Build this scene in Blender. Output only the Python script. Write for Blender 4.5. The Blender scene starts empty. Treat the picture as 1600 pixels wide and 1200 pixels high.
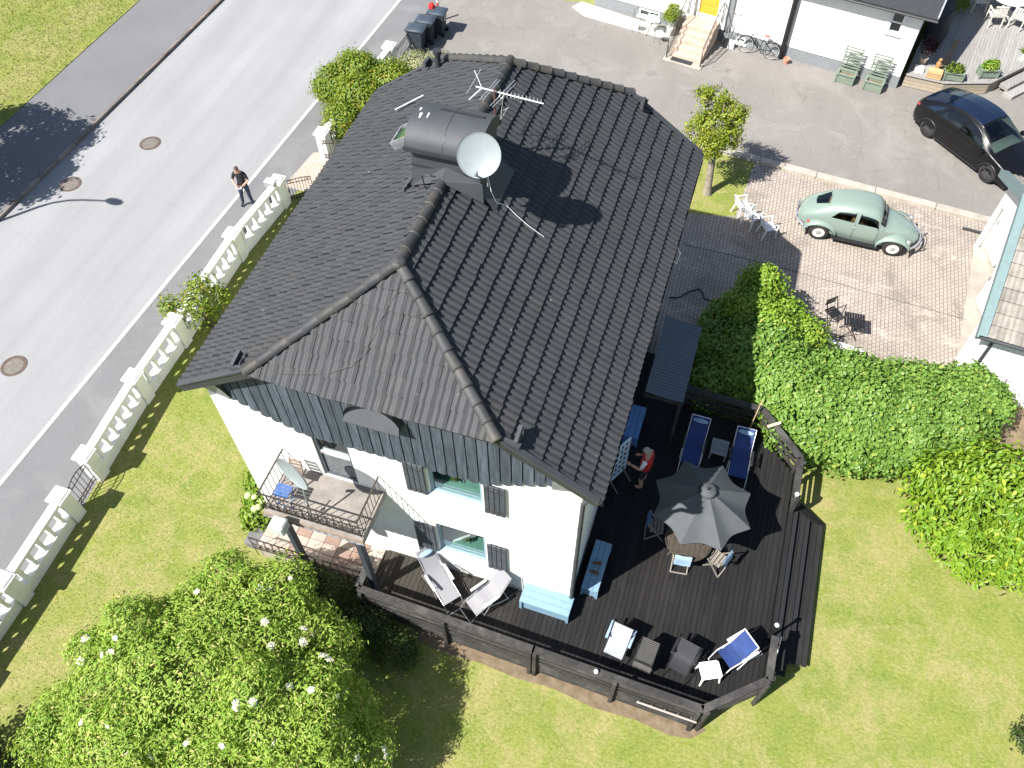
import bpy, bmesh, math, random
import numpy as np
from mathutils import Vector, Matrix
from math import sin, cos, pi, radians, sqrt, atan2, hypot
random.seed(7); rng = np.random.default_rng(11)
scene = bpy.context.scene
COL = scene.collection

# ------------------------------------------------------------------ camera, sky, sun, exposure
YAW, PIT, ROL = -0.3257, 0.9503, -0.0159
fw = Vector((sin(YAW)*cos(PIT), cos(YAW)*cos(PIT), -sin(PIT)))
rt = Vector((cos(YAW), -sin(YAW), 0)); up = rt.cross(fw)
r2 = rt*cos(ROL)+up*sin(ROL); u2 = -rt*sin(ROL)+up*cos(ROL)
cd = bpy.data.cameras.new('camera'); cam = bpy.data.objects.new('camera', cd); COL.objects.link(cam)
mw = Matrix((r2, u2, -fw)).transposed().to_4x4(); mw.translation = (5.2117, -7.3686, 20.438)
cam.matrix_world = mw
cd.sensor_width = 36; cd.lens = 36*1318.45/1600; cd.clip_end = 1000; cd.clip_start = .1
scene.camera = cam

SUN_AZ, SUN_EL = radians(40.2), radians(49.3)          # light travels towards +x,+y
travel = Vector((sin(SUN_AZ)*cos(SUN_EL), cos(SUN_AZ)*cos(SUN_EL), -sin(SUN_EL)))
world = bpy.data.worlds.new('World'); scene.world = world; world.use_nodes = True
wn = world.node_tree; bg = wn.nodes['Background']
sky = wn.nodes.new('ShaderNodeTexSky'); sky.sky_type = 'NISHITA'; sky.sun_disc = False
sky.sun_elevation = SUN_EL; sky.sun_rotation = atan2(-travel.x, -travel.y)
wn.links.new(sky.outputs[0], bg.inputs[0]); bg.inputs[1].default_value = 0.068
sd = bpy.data.lights.new('sun', 'SUN'); sd.energy = 5.0; sd.angle = radians(.5); sd.color = (1, .96, .9)
sun = bpy.data.objects.new('sun', sd); COL.objects.link(sun); sun.location = (-20, -20, 40)
sun.rotation_euler = travel.to_track_quat('-Z', 'Y').to_euler()
vs = scene.view_settings; vs.view_transform = 'Standard'; vs.look = 'None'; vs.gamma = 1; vs.use_curve_mapping = False
vs.exposure = 1.15
scene.cycles.max_bounces = 8; scene.cycles.transparent_max_bounces = 12

# ------------------------------------------------------------------ mesh helpers
class MB:
    def __init__(s): s.v = []; s.f = []; s.m = []
    def add(s, vs_, fs, m=0):
        b = len(s.v); s.v += [tuple(p) for p in vs_]
        for f in fs: s.f.append(tuple(b+i for i in f)); s.m.append(m)
        return s
    def box(s, x0, x1, y0, y1, z0, z1, m=0, M=None):
        P = [Vector(p) for p in ((x0,y0,z0),(x1,y0,z0),(x1,y1,z0),(x0,y1,z0),(x0,y0,z1),(x1,y0,z1),(x1,y1,z1),(x0,y1,z1))]
        if M is not None: P = [M @ p for p in P]
        return s.add(P, ((3,2,1,0),(4,5,6,7),(0,1,5,4),(1,2,6,5),(2,3,7,6),(3,0,4,7)), m)
    def bbox(s, x0, x1, y0, y1, z0, z1, b=.01, m=0, M=None):   # box with a chamfered top and vertical edges
        zs = ((z0,0),(z1-b,0),(z1,b)); P = []
        for z, i in zs:
            for x, y in ((x0+i+b,y0+i),(x1-i-b,y0+i),(x1-i,y0+i+b),(x1-i,y1-i-b),(x1-i-b,y1-i),(x0+i+b,y1-i),(x0+i,y1-i-b),(x0+i,y0+i+b)):
                P.append(Vector((x,y,z)))
        if M is not None: P = [M @ p for p in P]
        F = [tuple(range(7,-1,-1)), tuple(range(16,24))]
        for r in (0,8):
            for k in range(8): F.append((r+k, r+(k+1)%8, r+8+(k+1)%8, r+8+k))
        return s.add(P, F, m)
    def bar(s, a, b, w, h=None, m=0, upv=(0,0,1)):
        a = Vector(a); b = Vector(b); h = w if h is None else h
        d = (b-a).normalized(); u = Vector(upv)
        if abs(d.dot(u)) > .98: u = Vector((0,1,0))
        x = d.cross(u).normalized(); y = x.cross(d)
        P = []
        for p in (a, b):
            for i, j in ((-1,-1),(1,-1),(1,1),(-1,1)): P.append(p+x*(i*w/2)+y*(j*h/2))
        return s.add(P, ((3,2,1,0),(4,5,6,7),(0,1,5,4),(1,2,6,5),(2,3,7,6),(3,0,4,7)), m)
    def tube(s, path, r, n=6, m=0, closed=False, caps=True):
        path = [Vector(p) for p in path]; N = len(path)
        rs = r if isinstance(r, (list, tuple)) else [r]*N
        P = []; F = []; prev = None
        for i, p in enumerate(path):
            a = path[i-1] if (i > 0 or closed) else p; b = path[(i+1) % N] if (i < N-1 or closed) else p
            d = (b-a).normalized()
            if prev is None:
                u = Vector((0,0,1)) if abs(d.z) < .9 else Vector((1,0,0))
                x = d.cross(u).normalized()
            else:
                x = prev-d*prev.dot(d)
                x = x.normalized() if x.length > 1e-6 else d.orthogonal().normalized()
            prev = x; y = d.cross(x)
            for k in range(n):
                t = 2*pi*k/n; P.append(p+(x*cos(t)+y*sin(t))*rs[i])
        for i in range(N if closed else N-1):
            j = (i+1) % N
            for k in range(n): F.append((i*n+k, i*n+(k+1)%n, j*n+(k+1)%n, j*n+k))
        if caps and not closed:
            F.append(tuple(range(n-1,-1,-1))); F.append(tuple((N-1)*n+k for k in range(n)))
        return s.add(P, F, m)
    def lathe(s, prof, n=16, M=None, m=0, a0=0, a1=2*pi):      # prof: (r,z)
        full = abs(a1-a0-2*pi) < 1e-6; K = n if full else n+1
        P = []; F = []
        for r, z in prof:
            for k in range(K):
                t = a0+(a1-a0)*k/n; P.append(Vector((r*cos(t), r*sin(t), z)))
        if M is not None: P = [M @ p for p in P]
        for i in range(len(prof)-1):
            for k in range(n):
                k2 = (k+1) % K
                F.append((i*K+k, i*K+k2, (i+1)*K+k2, (i+1)*K+k))
        return s.add(P, F, m)
    def ball(s, c, r, n=10, m=0, M=None):
        r = (r,r,r) if not isinstance(r, (tuple, list)) else r
        prof = [(sin(pi*i/(n//2+1)) if 0 < i < n//2+1 else .001, -cos(pi*i/(n//2+1))) for i in range(n//2+2)]
        T = Matrix.Translation(c) @ Matrix.Diagonal((*r,1))
        return s.lathe(prof, n, (M @ T) if M is not None else T, m)
    def prism(s, poly, z0, z1, m=0, M=None):
        n = len(poly); P = [Vector((x,y,z0)) for x, y in poly]+[Vector((x,y,z1)) for x, y in poly]
        if M is not None: P = [M @ p for p in P]
        F = [tuple(range(n-1,-1,-1)), tuple(range(n,2*n))]+[(k,(k+1)%n,n+(k+1)%n,n+k) for k in range(n)]
        return s.add(P, F, m)
    def grid(s, fn, nu, nv, m=0):
        P = [fn(i/nu, j/nv) for i in range(nu+1) for j in range(nv+1)]
        F = [(i*(nv+1)+j, (i+1)*(nv+1)+j, (i+1)*(nv+1)+j+1, i*(nv+1)+j+1) for i in range(nu) for j in range(nv)]
        return s.add(P, F, m)
    def mesh(s, name, mats, smooth=None):
        me = bpy.data.meshes.new(name); me.from_pydata(s.v, [], s.f)
        mats = mats if isinstance(mats, (list, tuple)) else [mats]
        for q in mats: me.materials.append(q)
        if len(mats) > 1: me.polygons.foreach_set('material_index', s.m)
        if smooth is not None:
            me.polygons.foreach_set('use_smooth', [True]*len(me.polygons)); me.set_sharp_from_angle(angle=radians(smooth))
        me.update(); return me
    def build(s, name, mats, parent=None, smooth=None):
        o = bpy.data.objects.new(name, s.mesh(name, mats, smooth)); COL.objects.link(o)
        if parent is not None: o.parent = parent
        return o

def thing(name, label, cat, loc=(0,0,0), rz=0, group=None):
    o = bpy.data.objects.new(name, None); COL.objects.link(o); o.empty_display_size = .2
    o.location = loc; o.rotation_euler = (0,0,rz); o['label'] = label; o['category'] = cat
    if group: o['group'] = group
    return o
def tag(o, label, cat, group=None):
    o['label'] = label; o['category'] = cat
    if group: o['group'] = group
    return o
def struct(o): o['kind'] = 'structure'; return o
def stuff(o): o['kind'] = 'stuff'; return o
def inst(src, parent=None, loc=None, rot=None, mw=None):
    o = src.copy(); COL.objects.link(o)
    o.parent = parent
    if loc is not None: o.location = loc
    if rot is not None: o.rotation_euler = rot
    if mw is not None: o.matrix_local = mw
    return o
def put(name, me, parent, mw=None):
    o = bpy.data.objects.new(name, me); COL.objects.link(o); o.parent = parent
    if mw is not None: o.matrix_local = mw
    return o
def children(o): return [c for c in bpy.data.objects if c.parent == o]
def dup(root, loc, rz, label, group=None):
    r = root.copy(); COL.objects.link(r); r.location = loc; r.rotation_euler = (0,0,rz); r['label'] = label
    if group: r['group'] = group
    for ch in children(root):
        c = ch.copy(); COL.objects.link(c); c.parent = r
        for g in children(ch):
            d = g.copy(); COL.objects.link(d); d.parent = c
    return r
def RZ(a): return Matrix.Rotation(a, 4, 'Z')
def TR(*p): return Matrix.Translation(p if len(p) == 3 else p[0])
def frame(o, x, y, z): 
    M_ = Matrix((x, y, z)).transposed().to_4x4(); M_.translation = o; return M_

# ------------------------------------------------------------------ materials
MATS = {}
class NT:
    def __init__(s, name):
        s.mat = bpy.data.materials.new(name); s.mat.use_nodes = True; s.t = s.mat.node_tree
        s.p = s.t.nodes['Principled BSDF']; s.out = s.t.nodes['Material Output']
        s.geo = s.n('NewGeometry'); s.pos = s.geo.outputs['Position']; s.h = None
        MATS[name] = s.mat
    def n(s, ty, **kw):
        o = s.t.nodes.new('ShaderNode'+ty)
        for k, v in kw.items(): setattr(o, k, v)
        return o
    def L(s, a, b): s.t.links.new(a, b)
    def obj(s): return s.n('TexCoord').outputs['Object']
    def scale(s, v, sc):
        m = s.n('Mapping'); m.inputs['Scale'].default_value = sc if isinstance(sc, (tuple, list)) else (sc,)*3
        s.L(v, m.inputs['Vector']); return m.outputs[0]
    def noise(s, sc, det=4, rough=.6, v=None, dist=0):
        o = s.n('TexNoise'); o.inputs['Detail'].default_value = det; o.inputs['Roughness'].default_value = rough
        o.inputs['Distortion'].default_value = dist
        s.L(s.scale(v if v is not None else s.pos, sc), o.inputs['Vector']); o.inputs['Scale'].default_value = 1
        return o.outputs['Fac']
    def voro(s, sc, feat='F1', v=None, out='Distance', rnd=1):
        o = s.n('TexVoronoi', feature=feat); o.inputs['Randomness'].default_value = rnd
        s.L(s.scale(v if v is not None else s.pos, sc), o.inputs['Vector']); o.inputs['Scale'].default_value = 1
        return o.outputs[out]
    def ramp(s, x, a, b, lo=0., hi=1.):
        o = s.n('MapRange'); o.clamp = True
        for k, v in zip(('From Min','From Max','To Min','To Max'), (a,b,lo,hi)): o.inputs[k].default_value = v
        s.L(x, o.inputs['Value']); return o.outputs[0]
    def math(s, op, a, b=None):
        o = s.n('Math', operation=op)
        for i, q in enumerate((a, b)):
            if q is None: continue
            if isinstance(q, (int, float)): o.inputs[i].default_value = q
            else: s.L(q, o.inputs[i])
        return o.outputs[0]
    def mix(s, fac, a, b, mode='MIX'):
        o = s.n('Mix', data_type='RGBA', blend_type=mode); o.clamp_result = False
        for sock, q in ((o.inputs[0], fac), (o.inputs[6], a), (o.inputs[7], b)):
            if isinstance(q, (int, float)): sock.default_value = q if sock == o.inputs[0] else (q,q,q,1)
            elif isinstance(q, (tuple, list)): sock.default_value = (*q[:3], 1)
            else: s.L(q, sock)
        return o.outputs[2]
    def rnd(s):
        oi = s.n('ObjectInfo').outputs['Random']; ri = s.geo.outputs['Random Per Island']
        return s.math('FRACT', s.math('ADD', oi, s.math('MULTIPLY', ri, 7.31)))
    def jitter(s, c, amt):
        r = s.ramp(s.rnd(), 0, 1, 1-amt, 1+amt)
        m = s.n('VectorMath', operation='SCALE'); s.L(c, m.inputs[0]) ; s.L(r, m.inputs['Scale']); return m.outputs[0]
    def bump(s, hgt, st=.3, dist=.02):
        b = s.n('Bump'); b.inputs['Strength'].default_value = st; b.inputs['Distance'].default_value = dist
        s.L(hgt, b.inputs['Height'])
        if s.h is not None: s.L(s.h, b.inputs['Normal'])
        s.h = b.outputs[0]; s.L(s.h, s.p.inputs['Normal'])
    def done(s, c=None, rough=.7, metal=0., spec=.5):
        if c is not None:
            if isinstance(c, (tuple, list)): s.p.inputs['Base Color'].default_value = (*c[:3], 1)
            else: s.L(c, s.p.inputs['Base Color'])
        if isinstance(rough, (int, float)): s.p.inputs['Roughness'].default_value = rough
        else: s.L(rough, s.p.inputs['Roughness'])
        s.p.inputs['Metallic'].default_value = metal; s.p.inputs['Specular IOR Level'].default_value = spec
        return s.mat
def plain(name, c, rough=.6, metal=0., var=.15, vs_=6., jit=0., bump=0., bs=60., c2=None, spec=.5, coat=0):
    k = NT(name)
    f = k.ramp(k.noise(vs_), .3, .7)
    d = c2 if c2 else tuple(q*(1-var) for q in c)
    a = c if c2 else tuple(min(1, q*(1+var)) for q in c)
    col = k.mix(f, a, d)
    if jit: col = k.jitter(col, jit)
    if bump: k.bump(k.noise(bs, 3), bump, .01)
    if coat: k.p.inputs['Coat Weight'].default_value = coat; k.p.inputs['Coat Roughness'].default_value = .04
    return k.done(col, rough, metal, spec)
def leafmat(name, c1, c2, c3=None, tr=.3, rough=.45, spec=.35):
    k = NT(name); r = k.rnd()
    big = k.ramp(k.noise(1.3, 2), .35, .65)
    f = k.math('MULTIPLY_ADD', r, .65); f.node.inputs[2].default_value = 0
    f = k.math('ADD', f, k.math('MULTIPLY', big, .35))
    col = k.mix(f, c1, c2)
    if c3: col = k.mix(k.ramp(r, .9, .95), col, c3)
    k.done(col, rough, 0, spec)
    t = k.n('BsdfTranslucent'); tc = k.mix(1.0, col, (1.25, 1.3, .5), 'MULTIPLY'); k.L(tc, t.inputs[0])
    ms = k.n('MixShader'); ms.inputs[0].default_value = tr
    k.L(k.p.outputs[0], ms.inputs[1]); k.L(t.outputs[0], ms.inputs[2]); k.L(ms.outputs[0], k.out.inputs[0])
    return k.mat
def glassmat(name, tint=(.75,.85,.82), clear=.8, rough=.02):
    k = NT(name); k.t.nodes.remove(k.p)
    tb = k.n('BsdfTransparent'); tb.inputs[0].default_value = (*tint, 1)
    gl = k.n('BsdfGlossy'); gl.inputs['Roughness'].default_value = rough; gl.inputs[0].default_value = (.9,.95,1,1)
    fr = k.n('LayerWeight'); fr.inputs[0].default_value = .5
    f = k.math('MINIMUM', k.math('ADD', k.math('POWER', fr.outputs['Facing'], 4.0), 1-clear-.14), 1.0)
    ms = k.n('MixShader'); k.L(f, ms.inputs[0]); k.L(tb.outputs[0], ms.inputs[1]); k.L(gl.outputs[0], ms.inputs[2]); k.L(ms.outputs[0], k.out.inputs[0])
    return k.mat

# ground materials
def grassmat(name='grass', base=((.100,.165,.015),(.188,.212,.040),(.31,.255,.125))):
    k = NT(name)
    a = k.ramp(k.noise(1.0, 6, .68, dist=.8), .36, .60); b = k.ramp(k.noise(4.5, 5, .7), .40, .66); c = k.noise((11,16,9), 5, .8)
    d = k.ramp(k.math('ADD', k.math('MULTIPLY', k.noise(.5, 3, .6), .5), k.math('MULTIPLY', k.noise(2.1, 6, .75, dist=.5), .55)), .49, .62)
    col = k.mix(a, base[0], base[1]); col = k.mix(k.math('MULTIPLY', b, .55), col, base[1]); col = k.mix(k.math('MULTIPLY', d, .75), col, base[2])
    col = k.mix(k.ramp(c, .34, .66), k.mix(.42, col, (.06,.10,.008)), k.mix(.28, col, (.42,.39,.17)))
    k.bump(k.noise(55, 3, .7), .25, .02); k.bump(k.noise(9, 3), .25, .05)
    return k.done(col, .85, 0, .15)
grass_m = grassmat()
def asphaltmat(name, c, vc=.12, streak=0, crack=None, patch=None):
    k = NT(name)
    a = k.ramp(k.noise(.35, 5, .6), .3, .7); f = k.noise(90, 2, .8); g = k.noise(14, 4, .7)
    col = k.mix(a, tuple(q*(1-vc) for q in c), tuple(q*(1+vc) for q in c))
    if streak:
        st = k.ramp(k.noise((1.1,.06,1), 4, .55), .35, .65)
        col = k.mix(k.math('MULTIPLY', st, streak), col, tuple(q*.8 for q in c))
    if patch:
        pt = k.ramp(k.noise(.6, 5, .65, dist=1.), .5, .72); col = k.mix(k.math('MULTIPLY', pt, .6), col, patch)
    col = k.mix(k.ramp(f, .3, .7), k.mix(.16, col, (.02,.02,.02)), k.mix(.1, col, (.6,.6,.6)))
    col = k.mix(k.ramp(g, .35, .75), col, k.mix(.1, col, (.03,.03,.03)))
    if crack:
        dv = k.n('TexNoise'); dv.inputs['Scale'].default_value = 2.5; dv.inputs['Detail'].default_value = 4; k.L(k.pos, dv.inputs['Vector'])
        mv = k.n('Mix', data_type='VECTOR'); mv.inputs[0].default_value = .07; k.L(k.pos, mv.inputs[4]); k.L(dv.outputs['Color'], mv.inputs[5])
        e = k.voro(crack, 'DISTANCE_TO_EDGE', v=mv.outputs[1], rnd=.75)
        ln = k.ramp(e, .006, .022, 1, 0); ln = k.math('MULTIPLY', ln, k.ramp(k.noise(.8, 4), .4, .65, .0, .6))
        col = k.mix(ln, col, tuple(q*.5 for q in c)); k.bump(k.ramp(e, 0, .03), .3, .01)
    k.bump(f, .25, .006)
    return k.done(col, .88, 0, .3)
road_m = asphaltmat('road_asphalt', (.275,.277,.285), .08, .75)
walk_m = asphaltmat('walk_asphalt', (.135,.137,.145), .1, .25)
verge_m = asphaltmat('verge_asphalt', (.145,.145,.15), .1, .3, patch=(.20,.20,.20))
drive_m = asphaltmat('drive_asphalt', (.195,.18,.165), .1, .35, crack=1.9, patch=(.265,.248,.23))
line_m = plain('road_paint', (.55,.55,.53), .8, c2=(.36,.36,.35), vs_=9, bump=.2)
def pavemat(name, c1, c2, mortar, sc, w=.5, h=.25, rot=0, stain=None, bump=.5):
    k = NT(name)
    m = k.n('Mapping'); m.inputs['Rotation'].default_value = (0,0,rot); m.inputs['Scale'].default_value = (sc,)*3; k.L(k.pos, m.inputs[0])
    b = k.n('TexBrick'); b.inputs['Scale'].default_value = 1; b.inputs['Brick Width'].default_value = w; b.inputs['Row Height'].default_value = h
    b.inputs['Mortar Size'].default_value = .018; b.inputs['Mortar Smooth'].default_value = .4; b.inputs['Bias'].default_value = 0
    for q, cc in (('Color1', c1), ('Color2', c2), ('Mortar', mortar)): b.inputs[q].default_value = (*cc, 1)
    k.L(m.outputs[0], b.inputs['Vector'])
    col = b.outputs['Color']
    g = k.ramp(k.noise(.5, 5, .65), .3, .7); col = k.mix(g, k.mix(.35, col, tuple(q*.55 for q in c1)), col)
    g2 = k.ramp(k.noise(7, 4, .7), .35, .75); col = k.mix(g2, col, k.mix(.3, col, c2))
    if stain:
        s_ = k.ramp(k.noise(.5, 6, .72, dist=1.2), .48, .68); col = k.mix(k.math('MULTIPLY', s_, .72), col, stain); s2 = k.ramp(k.noise((.8,1.6,1), 5, .7, dist=.6), .56, .7); col = k.mix(k.math('MULTIPLY', s2, .5), col, tuple(min(1,q*1.35) for q in c1))
    k.bump(b.outputs['Fac'], -bump, .01); k.bump(k.noise(60, 3), .2, .006)
    return k.done(col, .85, 0, .3)
yard_m = pavemat('yard_blocks', (.40,.345,.30), (.33,.285,.25), (.15,.13,.105), 1, .165, .118, rot=radians(88), stain=(.15,.13,.11))
path_m = pavemat('path_bricks', (.42,.34,.27), (.50,.43,.36), (.22,.18,.14), 1, .24, .12)
gravel_k = NT('gravel'); _v = gravel_k.voro(26, out='Color'); _h = gravel_k.n('SeparateColor'); gravel_k.L(_v, _h.inputs[0])
gravel_k.bump(gravel_k.voro(26), -.8, .03)
gravel_m = gravel_k.done(gravel_k.mix(_h.outputs[0], (.34,.32,.29), (.62,.60,.56)), .8)
soil_m = plain('soil', (.20,.15,.10), .95, c2=(.11,.08,.045), vs_=5, bump=.8, bs=40)
kerb_m = plain('kerb_stone', (.34,.31,.28), .85, c2=(.20,.175,.16), vs_=4, jit=.12, bump=.3)
kerbd_m = plain('street_kerb', (.24,.205,.18), .85, c2=(.12,.10,.09), vs_=1.2, jit=.25, bump=.3)
concrete_m = plain('concrete', (.40,.36,.31), .85, c2=(.29,.26,.22), vs_=3, jit=.07, bump=.25)

# ------------------------------------------------------------------ ground, road, yard
def sheet(name, poly, z, mat, cell=None):
    mb = MB(); mb.add([(x,y,z) for x, y in poly], [tuple(range(len(poly)))]); return struct(mb.build(name, mat))
sheet('lawn', [(-160,-160),(160,-160),(160,190),(-160,190)], 0, grass_m)
kx = lambda y: -18.87+.035*y
wx = lambda y: -11.85+.05*y
gx = lambda y: -22.1+.027*y
Y0, Y1 = -120, 150
sheet('road', [(kx(Y0)-.0,Y0),(wx(Y0),Y0),(wx(Y1),Y1),(kx(Y1),Y1)], .006, road_m)
FX = [(-40,-9.0),(-9,-9.2),(-3.6,-9.2),(-1.15,-9.3),(.05,-9.4),(2.72,-9.6),(4.9,-9.62),(8.7,-9.72),(11.45,-9.5),(14.2,-9.15),(19.9,-8.9),(21,-8.8)]
def fx(y): return float(np.interp(y, [a for a, b in FX], [b for a, b in FX]))
sheet('roadside_pavement', [(wx(Y0),Y0),(-9.1,Y0)]+[(b+.02,a) for a, b in FX]+[(-8.8,30),(wx(Y1)+2,Y1),(wx(Y1),Y1)], .004, verge_m)
sheet('road_edge_line', [(wx(Y0)-.06,Y0),(wx(Y0)+.06,Y0),(wx(Y1)+.06,Y1),(wx(Y1)-.06,Y1)], .011, line_m)
mb = MB(); mb.prism([(gx(Y0),Y0),(kx(Y0)-.14,Y0),(kx(Y1)-.14,Y1),(gx(Y1),Y1)], -.1, .115); struct(mb.build('sidewalk', walk_m))
mb = MB(); mb.prism([(-160,Y0),(gx(Y0)-.003,Y0),(gx(Y1)-.003,Y1),(-160,Y1)], -.1, .14); struct(mb.build('grass_verge', grass_m))
kb = struct(MB().add([(kx(-30)-.14,-30,-.05),(kx(-30),-30,-.05),(kx(-30),-30,-.04)], [(0,1,2)]).build('kerb', kerbd_m))
y = -4.0; i = 0
while y < 34:
    L = 1.0; a = Vector((kx(y)-.07, y, 0)); b = Vector((kx(y+L)-.07, y+L, 0))
    dz = random.uniform(-.008, .008); mb = MB(); Mk = TR(a) @ RZ(atan2((b-a).y, (b-a).x))
    mb.bbox(.006, L-.006, -.07, .07, -.1, .125+dz, .015, M=Mk); mb.build('kerb_stone', kerbd_m, kb); y += L
# driveway of the next house and the block-paved yard
kl = lambda x: 19.0-.105*(x-3.0)          # line of the pale kerb between drive and yard
sheet('driveway', [(-8.8,20.6),(-6,19.6),(2.0,kl(2.0)+.1),(2.6,kl(2.6)+.12),(15.5,kl(15.5)+.12),(32,kl(32)),(32,27),(14.6,27.2),(10.5,25.2),(-2.9,27.0),(-3.6,26.9),(-9,28.5)], .012, drive_m)
sheet('yard_paving', [(5.95,kl(5.95)-.14),(5.75,16.4),(5.7,15.55),(4.03,15.2),(4.03,8.0),(8.4,8.0),(14.2,9.8),(14.6,kl(14.6)-.14)], .008, yard_m)
kb2 = struct(MB().box(2.2, 2.3, 19.0, 19.05, -.05, -.01).build('yard_kerb', concrete_m))
x = 2.0; Mang = -atan2(.105, 1)
while x < 15.4:
    L = 2.06; mb = MB(); Mk = TR(x, kl(x), 0) @ RZ(Mang)
    mb.bbox(.008, L-.008, -.13, .14, -.1, .15+random.uniform(-.012,.012), .02, M=Mk); mb.build('kerb_block', concrete_m, kb2); x += L*cos(Mang)
sheet('garden_path', [(-9.95,12.3),(-9.75,14.3),(-9.0,14.5),(-4.3,13.5),(-4.3,12.1)], .009, path_m)
sheet('gravel_strip', [(-3.2,26.5),(-2.5,25.95),(1.4,25.25),(1.5,25.95),(-2.9,27.05)], .016, gravel_m)
sheet('soil_strip', [(.5,-1.55),(1.4,-1.66),(2.4,-1.62),(3.3,-1.70),(4.2,-1.66),(5.2,-1.80),(6.2,-1.76),(7.0,-1.86),(7.5,-1.78),(7.8,-1.5),(7.4,-1.3),(.5,-1.2)], .008, soil_m)
sheet('bare_soil', [(12.2,8.3),(13.4,7.6),(16,7.9),(18,9.5),(18,10.4),(13,10.2)], .008, soil_m)
# manhole covers
iron_m = plain('cast_iron', (.13,.115,.10), .7, .2, c2=(.21,.19,.165), vs_=14, bump=.6, bs=40)
rim_m = plain('manhole_rim', (.075,.055,.045), .8, c2=(.11,.08,.06), vs_=6, bump=.3)
for (x, y, lab) in ((-15.86,12.95,'round iron manhole cover in the middle of the road'),(-17.38,10.09,'round iron manhole cover close to the dark kerb'),(-14.12,2.54,'round iron manhole cover at the left edge of the photo')):
    t = thing('manhole_cover', lab, 'manhole', (x,y,.006), random.random()*3, 'manhole covers in the road')
    MB().lathe([(.30,.002),(.30,.012),(.37,.014),(.40,.004)], 28).build('rim', rim_m, t)
    mb = MB(); mb.lathe([(.001,.012),(.285,.012),(.298,.003)], 28)
    for r in (.08,.15,.22):
        n = int(r*60)
        for k in range(n):
            a = 2*pi*k/n; mb.box(-.014,.014,-.01,.01,.01,.02, M=RZ(a) @ TR(r,0,0))
    mb.build('lid', iron_m, t)
# fine grass blades that roughen the lawn
def blades(name, poly_test, xr, yr, n, z, mat, hmin=.01, hmax=.03):
    P = np.stack([rng.uniform(*xr, n), rng.uniform(*yr, n)], 1); P = P[poly_test(P[:,0], P[:,1])]; n = len(P)
    a = rng.uniform(0, 2*pi, n); h = rng.uniform(hmin, hmax, n); w = rng.uniform(.006, .014, n); ln = rng.uniform(.2, 1.0, n)*h; la = rng.uniform(0, 2*pi, n)
    V = np.zeros((n,3,3)); V[:,:,2] = z
    V[:,0,0] = P[:,0]-np.cos(a)*w; V[:,0,1] = P[:,1]-np.sin(a)*w; V[:,1,0] = P[:,0]+np.cos(a)*w; V[:,1,1] = P[:,1]+np.sin(a)*w
    V[:,2,0] = P[:,0]+np.cos(la)*ln; V[:,2,1] = P[:,1]+np.sin(la)*ln; V[:,2,2] = z+h
    me = bpy.data.meshes.new(name); me.vertices.add(3*n); me.vertices.foreach_set('co', V.ravel()); me.loops.add(3*n)
    me.loops.foreach_set('vertex_index', np.arange(3*n)); me.polygons.add(n); me.polygons.foreach_set('loop_start', np.arange(0,3*n,3)); me.polygons.foreach_set('loop_total', np.full(n,3))
    me.materials.append(mat); me.update(calc_edges=True)
    o = bpy.data.objects.new(name, me); COL.objects.link(o); return o
_k = NT('grass_blade'); _r = _k.rnd(); _c = _k.mix(_k.ramp(_k.noise(.55, 5, .62, dist=.6), .38, .62), (.125,.185,.02), (.20,.22,.045)); _c = _k.mix(_k.ramp(_r, .5, 1), _c, (.32,.27,.115)); blade_m = _k.done(_c, .7, 0, .2)
def on_lawn(x, y):
    f = np.interp(y, [a for a, b in FX], [b for a, b in FX])
    left = (x > f+.15) & (x < -4.1) & (y > -9) & (y < 12.2)
    front = (x > -9) & (y > -9) & (y < -1.9)
    right = (x > 9.85) & (x < 18) & (y > -5) & (y < 8)
    r3 = (x > 7.9) & (y < .2) & (y > -6) & ((x-7.6)*1.0-(y+1.6)*1.3 > .35)
    tr = (x > 2.2) & (x < 5.6) & (y > 15.6) & (y < 18.6)
    return left | front | right | r3 | tr
g = stuff(blades('grass_blades', on_lawn, (-10,18), (-9,19), 300000, 0.0, blade_m)); tag(g, 'short dry grass of the garden lawn around the house', 'grass')
g = stuff(blades('grass_blades', lambda x, y: x < -22.1+.027*y-.03, (-34,-21), (5,32), 90000, .14, blade_m, .04, .1)); tag(g, 'grass beyond the sidewalk at the upper left', 'grass')
# ------------------------------------------------------------------ main house
We, Le, ze, zh, hw, zr, ins, dyh = 4.369, 10.117, 6.578, 7.883, 2.443, 9.526, 1.912, -.095
WX, WY0, WY1 = 4.03, .235, 9.88
plaster_k = NT('white_plaster'); plaster_k.bump(plaster_k.noise(22, 4, .7), .35, .02)
plaster_m = plaster_k.done(plaster_k.mix(plaster_k.ramp(plaster_k.noise(1.2, 5), .4, .7), (.80,.79,.76), (.70,.70,.67)), .9, 0, .2)
k = NT('roof_tile')
c = k.mix(k.ramp(k.noise(3, 4), .3, .7), (.033,.035,.039), (.043,.045,.048)); c = k.jitter(c, .07)
c = k.mix(k.math('MULTIPLY', k.ramp(k.noise(1.1, 6, .75), .57, .75), .4), c, (.075,.064,.052))
sp = k.math('MULTIPLY', k.ramp(k.voro(3.4), .045, .08, 1, 0), k.ramp(k.noise(.8, 3), .52, .66)); c = k.mix(sp, c, (.26,.25,.23))
sp = k.math('MULTIPLY', k.ramp(k.voro(9), .06, .12, 1, 0), k.ramp(k.noise(1.7, 3), .55, .68)); c = k.mix(sp, c, (.15,.13,.10))
k.bump(k.noise(90, 3), .25, .004); tile_m = k.done(c, .62, 0, .3)
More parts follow.
